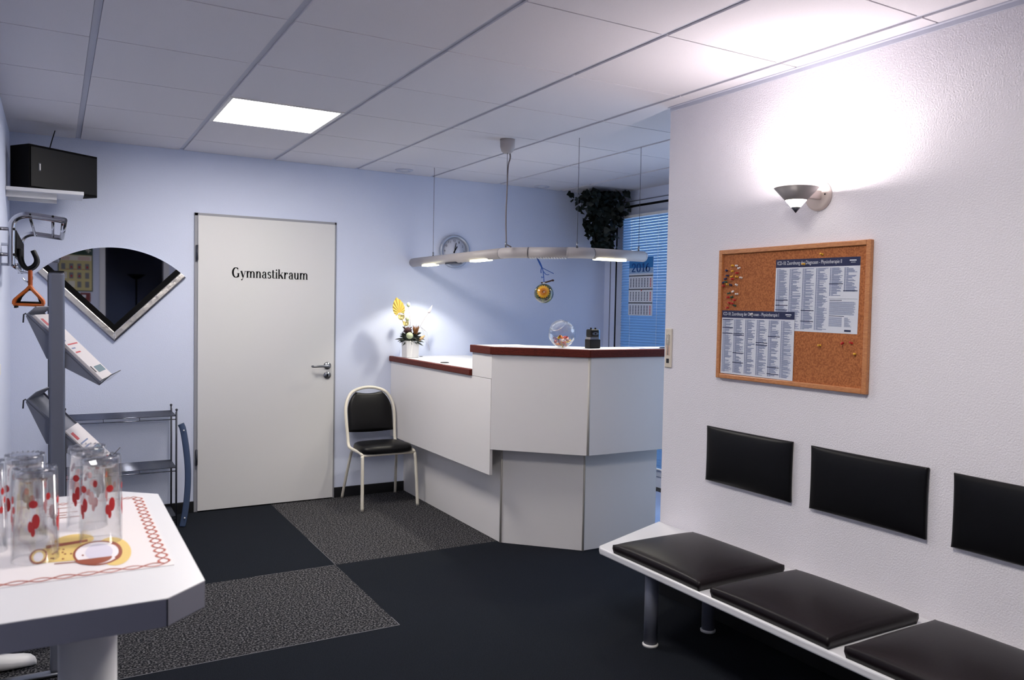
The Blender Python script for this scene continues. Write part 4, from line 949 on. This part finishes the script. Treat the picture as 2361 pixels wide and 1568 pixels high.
# ------------------------------------------------------------ loudspeaker on corner shelf
t = thing('corner_shelf', (-.03, 5.3, 2.0), 'white wall shelf carrying the loudspeaker in the upper corner', 'shelf')
zs = 2.033
mb = MB(); mb.box((XL+.001, 5.17, zs-.020), (.153, 5.47, zs)); mb.build('shelf_board', M['white_lam'], t, .002)
for yq_ in (5.22, 5.42): mb = MB(); mb.box((XL+.001, yq_, zs-.05), (.02, yq_+.02, zs-.02)); mb.build('bracket', M['white_pl'], t)
A = Vector((-.115, 5.185)); dA = Vector((.347, .245)); nA = Vector((-.0925, .131))
sp_ = thing('loudspeaker', (.02, 5.35, zs), 'black loudspeaker lying on the white corner shelf', 'loudspeaker')
B_ = A+dA; Cc = A+nA; Dd = B_+nA
mb = MB(); mb.prism([A, B_, Dd, Cc], zs+.0005, 2.278); mb.build('cabinet', M['black_mat'], sp_, .003)
nf = Vector((dA.y, -dA.x)).normalized()
def sf_(u, z, e_): p = A+dA*u+nf*e_; return Vector((p.x, p.y, z))
mb = MB(); mb.slab([sf_(.02, zs+.012, .0002), sf_(.98, zs+.012, .0002), sf_(.98, 2.266, .0002), sf_(.02, 2.266, .0002)], (nf.x*.006, nf.y*.006, 0)); mb.build('grille', M['black_pl'], sp_, .002)
mb = MB(); mb.slab([sf_(.12, 2.135, .007), sf_(.155, 2.135, .007), sf_(.155, 2.18, .007), sf_(.12, 2.18, .007)], (nf.x*.001, nf.y*.001, 0)); mb.m = 1; mb.slab([sf_(.135, 2.14, .0082), sf_(.148, 2.14, .0082), sf_(.148, 2.175, .0082), sf_(.135, 2.175, .0082)], (nf.x*.0005, nf.y*.0005, 0)); mb.build('badge', [M['dark_grey'], M['white_pl']], sp_)
mb = MB(); mb.tube(smooth([(-.02, 5.42, 2.27), (-.01, 5.46, 2.33), (.015, 5.5, H+.01)]), .003, 6); mb.build('speaker_cable', M['black_pl'], sp_)

# ------------------------------------------------------------ coat rack with hangers on the left wall
y1r, y2r, zr = 3.70, 4.74, 1.738
ra = thing('coat_rack', (XL, 4.2, 1.5), 'chrome tube hat and coat rack high on the left wall', 'coat rack')
def brk(y): return smooth([(-.142, y, 1.545), (-.142, y, 1.68), (-.138, y, 1.725), (-.10, y, zr+.012), (-.05, y, zr+.008), (.02, y, zr), (.040, y, zr-.002)], 2)
for y in (y1r, y2r):
    mb = MB(); mb.tube(brk(y), .0125, 12); bk_ = mb.build('bracket', M['chrome'], ra)
    for z in (1.70-.01, 1.59):
        mb = MB(); mb.cyl((XL, y, z), (-.142, y, z), .007, 10); mb.build('wall_mount', M['chrome'], bk_)
mb = MB(); mb.tube([(.040, y1r-.011, zr-.002), (.040, y2r+.011, zr-.002)], .011, 12); mb.build('front_rail', M['chrome'], ra)
for x in (-.078, .0):
    mb = MB(); mb.cyl((x, y1r, zr+.002), (x, y2r, zr+.002), .006, 10); mb.build('shelf_rail', M['chrome'], ra)
mb = MB(); mb.cyl((-.142, y1r, 1.553), (-.142, y2r, 1.553), .008, 10); mb.build('hanger_rail', M['chrome'], ra)
for (x, z) in ((-.142, 1.70-.01), (-.142, 1.59), (-.078, zr+.012), (.0, zr+.010)):
    mb = MB(); mb.ball((x+.009 if z < 1.72 else x, y1r-.008, z), .0055, 8); mb.build('screw_cap', M['black_pl'], ra)
for y in (4.55, 4.65):
    mb = MB(); mb.tube(smooth([(-.142, y, 1.55), (-.10, y, 1.545), (-.085, y, 1.52), (-.11, y, 1.495), (-.13, y, 1.52)]), .004, 8); mb.build('coat_hook', M['chrome'], ra)
# hangers: black curved grip above an orange triangle
hg = thing('coat_hanger', (-.09, 3.80, 1.42), 'orange triangular hanger with black curved top on the coat rack', 'hanger', 'orange hangers on the coat rack')
y = 3.80
def xz(pts): return [(p[0], y, p[1]) for p in pts]
prof_o = smooth([(-.118, y, 1.62), (-.118, y, 1.59), (-.112, y, 1.560), (-.095, y, 1.538), (-.07, y, 1.548), (-.055, y, 1.575), (-.072, y, 1.615)], 2)
mb = MB()
mb.tube(prof_o, [.006]*len(prof_o), 8, flat=(2.5, 1.5)); mb.build('curved_top', M['black_pl'], hg)
mb = MB(); ap = (-.083, 1.475)
mb.tube(smooth([(-.083, y, 1.542), (-.083, y, 1.48), (-.083, y, 1.466), (-.128, y, 1.422), (-.139, y, 1.410), (-.139, y, 1.395)], 1), .006, 8, flat=(1.0, 1.0)); mb.tube(smooth([(-.083, y, 1.542), (-.083, y, 1.48), (-.083, y, 1.466), (-.046, y, 1.422), (-.037, y, 1.410), (-.037, y, 1.395)], 1), .006, 8)
mb.tube([(-.141, y, 1.395), (-.034, y, 1.392)], .006, 8); mb.build('orange_frame', M['orange'], hg)
mb = MB(); mb.tube([(-.128, y+.011, 1.398), (-.118, y+.011, 1.425), (-.095, y+.011, 1.455), (-.072, y+.011, 1.455), (-.052, y+.011, 1.425), (-.045, y+.011, 1.40)], .004, 8); mb.tube([(-.125, y+.011, 1.402), (-.045, y+.011, 1.402)], .004, 8); mb.build('grip_insert', M['black_pl'], hg)
mb = MB()
for dx in (-.133, -.040): mb.cyl((dx, y, 1.389), (dx, y, 1.380), .005, 8)
mb.build('foot_pad', M['black_pl'], hg)
hl = ['orange hanger with black top, second in the row on the rack', 'orange hanger with black top, third in the row on the rack', 'orange hanger with black top, fourth in the row on the rack', 'orange hanger with black top, fifth in the row on the rack']
hg['label'] = 'orange hanger with black top, first in the row on the rack'
for k in range(4): dup(hg, (.002*(k % 2), .03*(k+1), .001), hl[k])
mb = MB(); mb.box((-.137, 3.74, 1.588), (-.130, 4.70, 1.690))
for k in range(32): mb.box((-.1305, 3.745+.03*k, 1.59), (-.126, 3.755+.03*k, 1.6905))
mb.build('ribbed_panel', M['black_pl'], ra)

mb = MB(); mb.box((XL+.0005, 4.30, 1.05), (XL+.010, 4.38, 1.13)); mb.box((XL+.010, 4.315, 1.065), (XL+.014, 4.365, 1.115)); tag(mb.build('light_switch', M['white_pl'], bevel=.002), 'white light switch on the left wall', 'switch')

# ------------------------------------------------------------ brochure stand
st = thing('brochure_stand', (0.01, 3.6, 0), 'grey brochure stand with tilted trays behind the table', 'stand')
Y1, Y2 = 3.40, 3.72
mb = MB(); mb.box((-.015, Y1-.018, .02), (.037, Y1+.018, 1.518)); mb.build('pole', M['grey_metal'], st, .010, 3)
mb = MB(); mb.box((-.020, Y2-.02, .02), (.030, Y2+.02, 1.518)); mb.build('pole', M['dark_grey'], st, .006, 3)
mb = MB(); mb.box((-.013, Y1-.016, 1.518), (.035, Y1+.016, 1.523)); mb.box((-.018, Y2-.018, 1.518), (.028, Y2+.018, 1.523)); mb.build('end_cap', M['black_pl'], st)
for yy in (Y1, Y2):
    mb = MB(); mb.tube([(-.20, yy, .012), (.20, yy, .012)], .022, 10, flat=(1.0, .5)); mb.build('foot', M['steel'], st)
def brochure_mat(name, seed):
    return None
trA = math.radians(47)
broch = mat('brochure_paper', (222, 216, 218), .35); brred = mat('brochure_red', (196, 44, 56), .4)
acr = mat('clear_acrylic', (214, 222, 235), .05, trans=.9, ior=1.3)
def tray(x0, z0, nm, full):
    rz = Matrix.Rotation(math.radians(-12), 3, 'Z')
    o0 = Vector((x0, Y1+.03, z0)); sd = rz @ Vector((0, 1, 0)); dn = rz @ Vector((math.cos(trA), 0, -math.sin(trA))); nrm = dn.cross(sd)*-1
    if nrm.z < 0: nrm = -nrm
    Wd, Ln = .235, .352
    def P(u, v, w): return o0+dn*u+sd*v+nrm*w
    mb = MB(); mb.slab([P(0, 0, 0), P(Ln, 0, 0), P(Ln, Wd, 0), P(0, Wd, 0)], nrm*.003)
    tr_ = mb.build('tray', M['grey_metal'], st)
    for v in (0, Wd-.003): mb = MB(); mb.slab([P(.0, v, -.004), P(.16, v, -.062), P(Ln, v, -.004), P(Ln, v, .010), P(0, v, .010)], sd*.003); mb.build('side_plate', M['grey_metal'], tr_)
    mb = MB(); mb.slab([P(Ln, 0, 0), P(Ln, 0, .05), P(Ln, Wd, .05), P(Ln, Wd, 0)], dn*.003); mb.build('front_lip', acr, tr_)
    mb = MB(); mb.tube([P(Ln+.0015, 0, -.003), P(Ln+.0015, 0, .052), P(Ln+.0015, Wd, .052)], .0018, 6); mb.build('lip_edge', M['dark_grey'], tr_)
    mb = MB(); mb.slab([P(-.004, 0, 0), P(-.004, 0, .045), P(-.004, Wd, .045), P(-.004, Wd, 0)], dn*.004); mb.build('back_stop', M['grey_metal'], tr_)
    mb = MB(); q_ = P(-.006, 0, .004); mb.tube([q_, q_+Vector((-.008, 0, -.004)), q_+Vector((-.010, 0, -.034))], .003, 6); mb.build('hook', M['dark_grey'], tr_)
    return P, Ln, Wd, nrm, dn, sd
def brochure(P, nrm, u0, u1, v0, v1, w0, th_, label, seed, dn):
    b0 = thing('brochure', P((u0+u1)/2, (v0+v1)/2, w0), label, 'brochure', 'brochures in the stand')
    mb = MB(); mb.slab([P(u0, v0, w0), P(u1, v0, w0), P(u1, v1, w0), P(u0, v1, w0)], nrm*th_); mb.build('pages', broch, b0)
    mb = MB(); rb = random.Random(seed); w1 = w0+th_+.0006
    def rc_(a, b_, c_, d_, m_): mb.m = m_; mb.quad(P(a, c_, w1), P(b_, c_, w1), P(b_, d_, w1), P(a, d_, w1))
    rc_(u0+.02, u0+.055, v0+.02, v0+.06, 0)
    for k in range(7): u = u0+.07+k*.02; rc_(u, u+.006, v0+.02, v0+rb.uniform(.05, v1-v0-.02), rb.choice([0, 1, 1]))
    rc_(u1-.06, u1-.03, v0+.06, v1-.02, 2)
    if u1-u0 > .2: rc_(u1-.065, u1-.035, v0+.008, v0+.03, 3)
    mb.build('cover_print', [brred, M['print_grey'], mat('brochure_teal', (90, 120, 130), .4), M['print_dark']], b0)
P, Ln, Wd, nrm, dn, sd = tray(-.085, 1.357, 'a', True)
brochure(P, nrm, .015, .345, .006, Wd-.006, .0035, .016, 'white and red brochures filling the upper tray of the stand', 4, dn)
P, Ln, Wd, nrm, dn, sd = tray(-.087, 1.040, 'b', False)
brochure(P, nrm, .17, .345, .006, Wd-.01, .0035, .010, 'pale brochures in the front half of the lower tray', 5, dn)
# pale shoe below the rack
sh = MB(); pts = []
for i, (x, w0, h0) in enumerate(((-.21, .04, .07), (-.18, .045, .062), (-.14, .042, .052), (-.105, .038, .048), (-.08, .030, .042), (-.066, .016, .03), (-.060, .004, .016))):
    pts.append((x, w0, h0))
pr = None; fs = []
for (x, w0, h0) in pts:
    rg = [sh.bm.verts.new((x, 3.545+w0*math.cos(2*PI*k/16), .026+h0*.5*(1+math.sin(2*PI*k/16)))) for k in range(16)]
    if pr: fs += [sh.bm.faces.new((pr[k], pr[(k+1) % 16], rg[(k+1) % 16], rg[k])) for k in range(16)]
    else: fs.append(sh.bm.faces.new(rg[::-1]))
    pr = rg
fs.append(sh.bm.faces.new(pr)); sh._fin(fs, True)
tag(sh.build('slipper', M['white_pl']), 'pale rounded slipper at the foot of the brochure stand', 'slipper')
bpy.data.objects['slipper'].location.z = .001

# ------------------------------------------------------------ chrome wire shelf
ws = thing('wire_shelf', (.36, 5.52, 0), 'low chrome wire shelf unit against the back wall', 'shelf')
X0, X1, Ya, Yb_ = .06, .672, 5.385, 5.655
for xe in (X0, X1):
    for yy in (Ya, Yb_):
        mb = MB(); mb.cyl((xe, yy, 0), (xe, yy, .735), .0045, 8); mb.ball((xe, yy, .738), .008, 8); mb.build('post', M['dark_grey'], ws)
    for yy in (Ya+.035, Yb_-.035):
        mb = MB(); mb.cyl((xe, yy, .05), (xe, yy, .72), .003, 6)
        for z in (.2, .5): mb.cyl((xe, Ya if yy < 5.5 else Yb_, z), (xe, yy, z-.02), .002, 6)
        mb.build('upright_rod', M['dark_grey'], ws)
for z in (.700, .372, .06):
    mb = MB()
    for (dy, dz_) in ((0, 0), (0, -.022)):
        for yy in (Ya, Yb_): mb.cyl((X0, yy, z+dz_), (X1, yy, z+dz_), .003, 8)
    for k in range(27): yy = Ya+(Yb_-Ya)*k/26; mb.cyl((X0, yy, z), (X1, yy, z), .0028, 6)
    for xe in (X0, X0+.2, X0+.4, X1): mb.cyl((xe, Ya, z-.006), (xe, Yb_, z-.006), .003, 6); mb.cyl((xe, Ya, z), (xe, Ya, z-.022), .002, 6)
    mb.build('wire_tier', M['wire'], ws)
mb = MB(); pp = smooth([(.690, 5.33, .655), (.705, 5.33, .62), (.728, 5.33, .45), (.735, 5.33, .30), (.722, 5.33, .12), (.700, 5.33, .004)], 2)
mb.tube(pp, .019, 8, flat=(.35, 1.0)); mb.m = 1; mb.ball((.706, 5.318, .615), .005, 6); mb.ball((.712, 5.318, .06), .005, 6)
tag(mb.build('curved_blue_strip', [M['blue_pl'], M['white_pl']]), 'curved blue plastic strip leaning on the wire shelf end', 'strip')

# ------------------------------------------------------------ table with mat and glasses
zt = 1.0; tk = .0405
tb = thing('high_table', (.0, 1.55, 0), 'high white table with cut corners in front of the left wall', 'table')
x0, x1, y0, y1, cx1, cyc = XL+.004, .195, 1.190, 1.915, .137, .054
poly = [(x0, y0), (cx1, y0), (x1, y0+cyc), (x1, y1-.058), (x1-.066, y1), (x0, y1)]
mb = MB(); mb.prism(poly, zt-tk, zt-.001); mb.build('tabletop_edge', M['tab_edge_shaded'], tb, .001)
ins = .0008
mb = MB(); mb.prism(poly, zt-.001, zt); mb.build('tabletop', M['white_lam'], tb)
mb = MB(); mb.box((cx1-.001, y0-.0006, zt-tk), (cx1+.001, y0+.002, zt-.001)); mb.build('edge_joint', M['dark_gap'], tb)
mb = MB(); ol = []
for i in range(40):
    a = 2*PI*i/40; e = .6; ca, sa = math.cos(a), math.sin(a); ol.append((.0505+(abs(ca)**e)*(1 if ca > 0 else -1)*.046, 1.56+(abs(sa)**e)*(1 if sa > 0 else -1)*.040))
mb.prism(ol, .015, zt-tk)
for f in mb.bm.faces: f.smooth = len(f.verts) == 4
mb.build('pedestal', M['white_lam'], tb)
mb = MB(); mb.box((-.16, 1.30, .0), (.16, 1.80, .015)); mb.build('foot_plate', M['white_lam'], tb, .004)
# printed place mat
pm = thing('place_mat', (0, 1.6, zt), 'white placemat with brown braided border and drink drawing', 'placemat')
mx0, mx1, my0, my1 = -.168, .164, 1.338, 1.850
mb = MB(); mb.box((mx0, my0, zt+.0002), (mx1, my1, zt+.0009)); mb.build('mat_sheet', mat('placemat_paper', (232, 226, 228), .45), pm)
zp = zt+.0013
mb = MB(); bw = .0048
def strand(a, b_, amp, n, ph):
    a = Vector(a); b_ = Vector(b_); d_ = (b_-a); L = d_.length; d_.normalize(); nn_ = Vector((-d_.y, d_.x, 0)); prev = None; N = n*8
    for i in range(N+1):
        t_ = i/N; c_ = a+d_*L*t_+nn_*amp*math.sin(2*PI*n*t_+ph)+Vector((0, 0, .0002 if ph else 0)); wv = .0019
        u_, v_ = c_+nn_*wv, c_-nn_*wv
        if prev: mb.quad(prev[0], u_, v_, prev[1])
        prev = (u_, v_)
for (a, b_, n) in (((mx1-.012, my0+.012, zp), (mx1-.012, my1-.012, zp), 8), ((mx0+.012, my0+.012, zp), (mx0+.012, my1-.012, zp), 8), ((mx0+.012, my0+.012, zp), (mx1-.012, my0+.012, zp), 5), ((mx0+.012, my1-.012, zp), (mx1-.012, my1-.012, zp), 13)):
    for ph in (0, PI): strand(a, b_, .0085, n, ph)
mb.build('braided_border', mat('brown_border_print', (176, 92, 76), .6), pm)
mb = MB()
def ell(cx0, cy0, rx, ry, m_, e_=0, a0_=0, a1_=360, ring=None, n=36):
    mb.m = m_; z = zp+e_
    if ring is None: 
        f = mb.bm.faces.new([mb.bm.verts.new((cx0+rx*math.cos(math.radians(a0_+(a1_-a0_)*i/n)), cy0+ry*math.sin(math.radians(a0_+(a1_-a0_)*i/n)), z)) for i in range(n if a1_-a0_ == 360 else n+1)]); f.material_index = m_
    else:
        for i in range(n):
            q_ = []
            for (ii, k) in ((i, 1), (i+1, 1), (i+1, 1-ring), (i, 1-ring)):
                a = math.radians(a0_+(a1_-a0_)*ii/n); q_.append((cx0+rx*k*math.cos(a), cy0+ry*k*math.sin(a), z))
            mb.quad(*q_)
ell(.085, 1.458, .026, .085, 0, 0); ell(.03, 1.55, .03, .04, 0, .00005)
mb.m = 0; mb.quad((-.020, 1.435, zp+.0001), (.045, 1.425, zp+.0001), (.045, 1.52, zp+.0001), (-.020, 1.52, zp+.0001))
ell(.062, 1.456, .036, .072, 2, .0002); ell(.062, 1.456, .036, .072, 1, .0003, ring=.10); ell(.055, 1.425, .026, .034, 1, .0007, 180, 360); ell(.080, 1.458, .018, .060, 1, .0004, -70, 75, ring=.3); ell(.064, 1.458, .020, .05, 3, .0005)
ell(-.022, 1.476, .0125, .044, 0, .0002); ell(-.022, 1.476, .0125, .044, 1, .0003, ring=.2); ell(-.022, 1.472, .007, .028, 2, .0004)
mb.m = 1; mb.quad((-.012, 1.515, zp+.0004), (.05, 1.53, zp+.0004), (.05, 1.545, zp+.0004), (-.012, 1.535, zp+.0004)); mb.quad((.0, 1.42, zp+.0004), (.03, 1.416, zp+.0004), (.03, 1.420, zp+.0004), (.0, 1.424, zp+.0004))
rm_ = random.Random(8)
for k in range(14): ell(rm_.uniform(-.005, .04), rm_.uniform(1.435, 1.505), .0018, .004, 1, .0005, n=8)
# faint lettering-like sketch lines at the far end
for k, (ya, xa, xb2) in enumerate(((1.80, -.02, .03), (1.76, -.01, .04), (1.74, -.02, .02), (1.72, 0, .05))): mb.m = 3; mb.m = 1; mb.quad((xa, ya, zp), (xb2, ya, zp), (xb2, ya+.005, zp), (xa, ya+.005, zp))
mb.build('drink_drawing', [mat('yellow_print', (226, 196, 120), .6), mat('brown_print', (150, 78, 56), .6), mat('pale_print', (236, 230, 236), .6), mat('lilac_print', (212, 208, 226), .6)], pm)
# glasses standing upside down
gl = thing('drinking_glass', (.070, 1.530, zt+.0014), 'upturned clear tumbler with red dots, front right on the mat', 'glass', 'upturned tumblers on the table')
gx, gy, gz = .070, 1.530, zt+.0014
hG = .148; r0g, r1g = .0335, .0315
mb = MB()
prof_g = [(r0g-.0016, 0), (r0g, .0), (r0g+.0002, .001), (r1g, hG-.004), (r1g-.002, hG-.001), (r1g-.005, hG), (r1g-.010, hG-.004), (0, hG-.0045)]
prof_i = [(0, hG-.021), (r1g-.008, hG-.020), (r1g-.0035, hG-.014), (r0g-.0016, 0)]
mb.lathe(prof_g, (gx, gy, gz), 48); mb.lathe(prof_i, (gx, gy, gz), 48); bmesh.ops.remove_doubles(mb.bm, verts=mb.bm.verts, dist=1e-5)
mb.build('glass_body', M['thin'], gl)
mb = MB()
for k in range(22):
    a = 2*PI*k/22; ca, sa = math.cos(a), math.sin(a); r0_, r1_ = r1g-.009, r1g-.0015
    mb.slab([(gx+ca*r0_, gy+sa*r0_, gz+hG-.0015), (gx+ca*r1_-sa*.0012, gy+sa*r1_+ca*.0012, gz+hG-.001), (gx+ca*r1_+sa*.0012, gy+sa*r1_-ca*.0012, gz+hG-.001)], (0, 0, .002))
mb.lathe([(0, hG-.0195), (r1g-.009, hG-.019), (r1g-.0035, hG-.013), (r1g-.0035, hG-.006), (r1g-.011, hG-.0055), (0, hG-.006)], (gx, gy, gz), 14, smooth=False)
mb.build('ribbed_base', M['thick'], gl)
mb = MB(); rg = random.Random(14)
def spot(a, z, w0, h0):
    rr = (r0g+(r1g-r0g)*z/hG)+.0006; N = 14
    f = mb.bm.faces.new([mb.bm.verts.new((gx+rr*math.cos(a+w0/rr*math.cos(2*PI*i/N)), gy+rr*math.sin(a+w0/rr*math.cos(2*PI*i/N)), gz+z+h0*math.sin(2*PI*i/N))) for i in range(N)])
def berry(a):
    spot(a, .095, .0062, .0062); spot(a+.1, .068, .0055, .012); spot(a-.13, .060, .0035, .009); spot(a-.02, .052, .003, .008)
for a in (-.2, 1.9, 3.75, 5.1): berry(a)
for (a, z) in ((2.6, .1), (2.75, .085), (2.5, .07), (4.4, .105), (.8, .09)): spot(a, z, .0035, .006)
mb.build('red_motif', mat('red_glass_print', (184, 46, 48), .4), gl)
for (x, y, a, lb) in ((-.026, 1.463, .9, 'upturned clear tumbler nearest the front edge, large red berries'), (.053, 1.638, 2.2, 'upturned clear tumbler half hidden behind the front right one'), (-.043, 1.590, 4.0, 'upturned clear tumbler behind the nearest one, dark ribbed base'), (-.100, 1.545, 3.1, 'upturned clear tumbler cut off by the picture edge')):
    g = dup(gl, (x-gx, y-gy, 0), lb); g.rotation_euler = (0, 0, a)
for o in bpy.data.objects:
    if '_o' in o: del o['_o']
